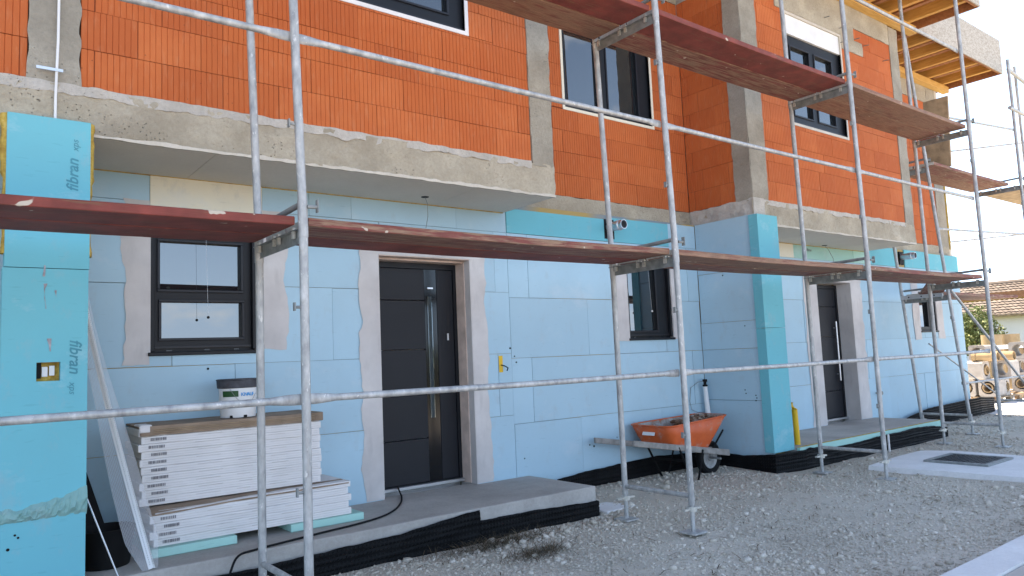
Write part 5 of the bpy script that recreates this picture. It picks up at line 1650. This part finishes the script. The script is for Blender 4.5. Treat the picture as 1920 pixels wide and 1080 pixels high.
    for k, x in enumerate((24.4, 26.6)):
        m = MB(); m.box(x-0.06, x+0.06, 5.0, 6.4, -0.06, 0.149)
        tag(m.build('bearer', 'pallet_wood'), ('nearer' if k == 0 else 'farther')+' wooden bearer under the maroon board pile', 'bearer', 'bearers of the maroon pile')
chimney_stack()
def neighbour():
    X = 42.0
    t = thing('neighbour_house', (X+4, 10, 0), 'old whitewashed farmhouse with brown tiled roof across the meadow', 'house')
    y0, y1 = 3.0, 30.0
    m = MB(); m.box(X, X+8, y0, y1, -0.06, 2.62); m.build('wall', 'whitewash', t)
    # tiled roof, courses laid as real overlapping rows
    m = MB(); m.box(X-0.6, X+0.1, y0-0.4, y1+0.4, 2.45, 2.60); rf = m.build('roof', 'pallet_wood', t)
    rows = 13
    q = MB()
    for r in range(rows):
        u0, u1 = r/rows, (r+1)/rows
        xa, xb = X-0.65+(4.6)*u0, X-0.65+4.6*u1+0.1
        za, zb = 2.50+1.93*u0, 2.50+1.93*u1
        yy = y0-0.4
        while yy < y1+0.4:
            w = 0.24
            q.add([(xa, yy, za+0.03), (xa, yy+w*0.5, za+0.075), (xa, yy+w, za+0.03), (xb, yy, zb), (xb, yy+w*0.5, zb+0.045), (xb, yy+w, zb)], [(0, 1, 4, 3), (1, 2, 5, 4), (0, 1, 2)])
            yy += w
    o = q.build('roof_tiles', 'roof_tile', rf); o['kind'] = 'stuff'
    m = MB(); m.path([(X+3.95, y0-0.4, 4.46), (X+3.95, y1+0.4, 4.46)], 0.13, 8); m.build('ridge', 'roof_tile', rf, True)
    m = MB(); m.add([(X+3.95, y0-0.4, 4.44), (X+3.95, y1+0.4, 4.44), (X+8.5, y1+0.4, 2.5), (X+8.5, y0-0.4, 2.5)], [(0, 1, 2, 3)]); m.build('back_slope', 'roof_tile', rf)
    for y in (6.95, 12.0, 17.0):
        w = MB(); w.box(X-0.03, X+0.02, y-0.55, y+0.55, 1.55, 2.2); wn_ = w.build('window', 'whitewash', t)
        for i in range(3):
            for j in range(2):
                g = MB(); g.box(X-0.045, X-0.03, y-0.5+i*0.345, y-0.2+i*0.345, 1.6+j*0.3, 1.86+j*0.3); g.build('pane', 'black_gloss', wn_)
    m = MB(); m.box(X-1.6, X, 4.4, 6.6, 1.38, 1.45); pc = m.build('lean_to', 'grey_timber', t)
    for y in (4.5, 6.5):
        m = MB(); m.box(X-1.55, X-1.4, y-0.08, y+0.08, -0.05, 1.38); m.build('post', 'grey_timber', pc)
    # timber carport in front
    c = thing('carport', (35, 9, 0), 'low timber carport roof standing before the old farmhouse', 'carport')
    m = MB(); m.box(33.0, 36.5, 5.6, 13.2, 3.10, 3.22); m.build('roof', 'spruce_x', c)
    m = MB(); m.box(32.9, 33.0, 5.55, 13.25, 2.98, 3.25); m.build('fascia', 'brown_board', c)
    for (x, y) in ((33.2, 5.8), (33.2, 13.0), (36.3, 5.8), (36.3, 13.0)):
        m = MB(); m.box(x-0.07, x+0.07, y-0.07, y+0.07, -0.06, 3.1); m.build('post', 'spruce', c)
neighbour()
def leaf_cloud(c, rad, n, size, seed):
    g = np.random.default_rng(seed)
    d = g.normal(size=(n, 3)); d /= np.linalg.norm(d, axis=1)[:, None]
    lump = np.array([0.72+0.38*fbm(a*1.8, b*1.8, cc*1.8+seed) for a, b, cc in d])
    rr = lump*(0.45+0.55*g.random(n)**0.5)
    P = np.array(c)+d*rr[:, None]*np.array(rad)
    A = g.normal(size=(n, 3)); A /= np.linalg.norm(A, axis=1)[:, None]
    B = np.cross(A, g.normal(size=(n, 3))); B /= np.linalg.norm(B, axis=1)[:, None]
    s = size*g.uniform(0.6, 1.3, n)[:, None]
    V = np.stack([P-A*s, P+B*s*0.5, P+A*s, P-B*s*0.5], 1).reshape(-1, 3)
    return V, np.arange(4*n).reshape(-1, 4)
def tree(base, h, rad, n, size, seed, name, lab, group):
    t = thing(name, base, lab, 'tree' if 'tree' in name else 'bush', group)
    m = MB(); b = Vector(base)
    m.path([b-Vector((0, 0, 0.1)), b+Vector((0.05, 0, h*0.3)), b+Vector((0.0, 0.1, h*0.75))], [h*0.035, h*0.026, h*0.008], 8)
    for k in range(7):
        a = k*2.4; z = h*(0.22+0.07*k)
        m.path([b+Vector((0, 0, z)), b+Vector((math.cos(a)*rad[0]*0.4, math.sin(a)*rad[1]*0.4, z+h*0.18)), b+Vector((math.cos(a)*rad[0]*0.75, math.sin(a)*rad[1]*0.75, z+h*0.3))], [h*0.016, h*0.01, h*0.004], 6)
    m.build('trunk', 'bark', t, True)
    V, F = leaf_cloud((base[0], base[1], base[2]+h*0.56), rad, n, size, seed)
    np_mesh('crown', V, F, 'leaf', t)
tree((28.0, 7.1, -0.06), 2.8, (0.95, 0.95, 1.3), 4600, 0.06, 3, 'fruit_tree', 'pale green bushy fruit tree beyond the chimney blocks', 'trees beyond the yard')
tree((31.5, 9.2, -0.06), 2.7, (1.0, 1.0, 1.2), 3600, 0.065, 5, 'fruit_tree', 'second pale green fruit tree half hidden behind the house corner', 'trees beyond the yard')
for k, (bx, by, hh, rr, lab) in enumerate(((9.2, -9.6, 2.0, 1.1, 'leafy garden bush across the road, mirrored in the first door'), (11.6, -11.0, 2.3, 1.3, 'larger leafy garden bush across the road, farther from the first door'))):
    tree((bx, by, -0.06), hh, (rr, rr, hh*0.5), 2600, 0.07, 21+k, 'garden_bush', lab, 'bushes across the road')
def grass():
    n = 15000
    g = np.random.default_rng(11)
    x = g.uniform(19.0, 42, n); y = g.uniform(2.5, 16, n)
    ok = ~((x < 24.1) & (y < 4.3)); x, y = x[ok], y[ok]; n = len(x)
    a = g.uniform(0, 2*math.pi, n); h = g.uniform(0.06, 0.20, n); w = g.uniform(0.008, 0.02, n)
    dx, dy = np.cos(a), np.sin(a); l = g.uniform(-0.08, 0.08, (n, 2))
    z = np.full(n, -0.06)
    V = np.stack([np.stack([x-dx*w, y-dy*w, z], 1), np.stack([x+dx*w, y+dy*w, z], 1), np.stack([x+l[:, 0], y+l[:, 1], z+h], 1)], 1).reshape(-1, 3)
    tag(np_mesh('grass', V, np.arange(3*n).reshape(-1, 3), 'grass'), 'sunlit green meadow grass beyond the yard', 'grass', kind='stuff')
grass()
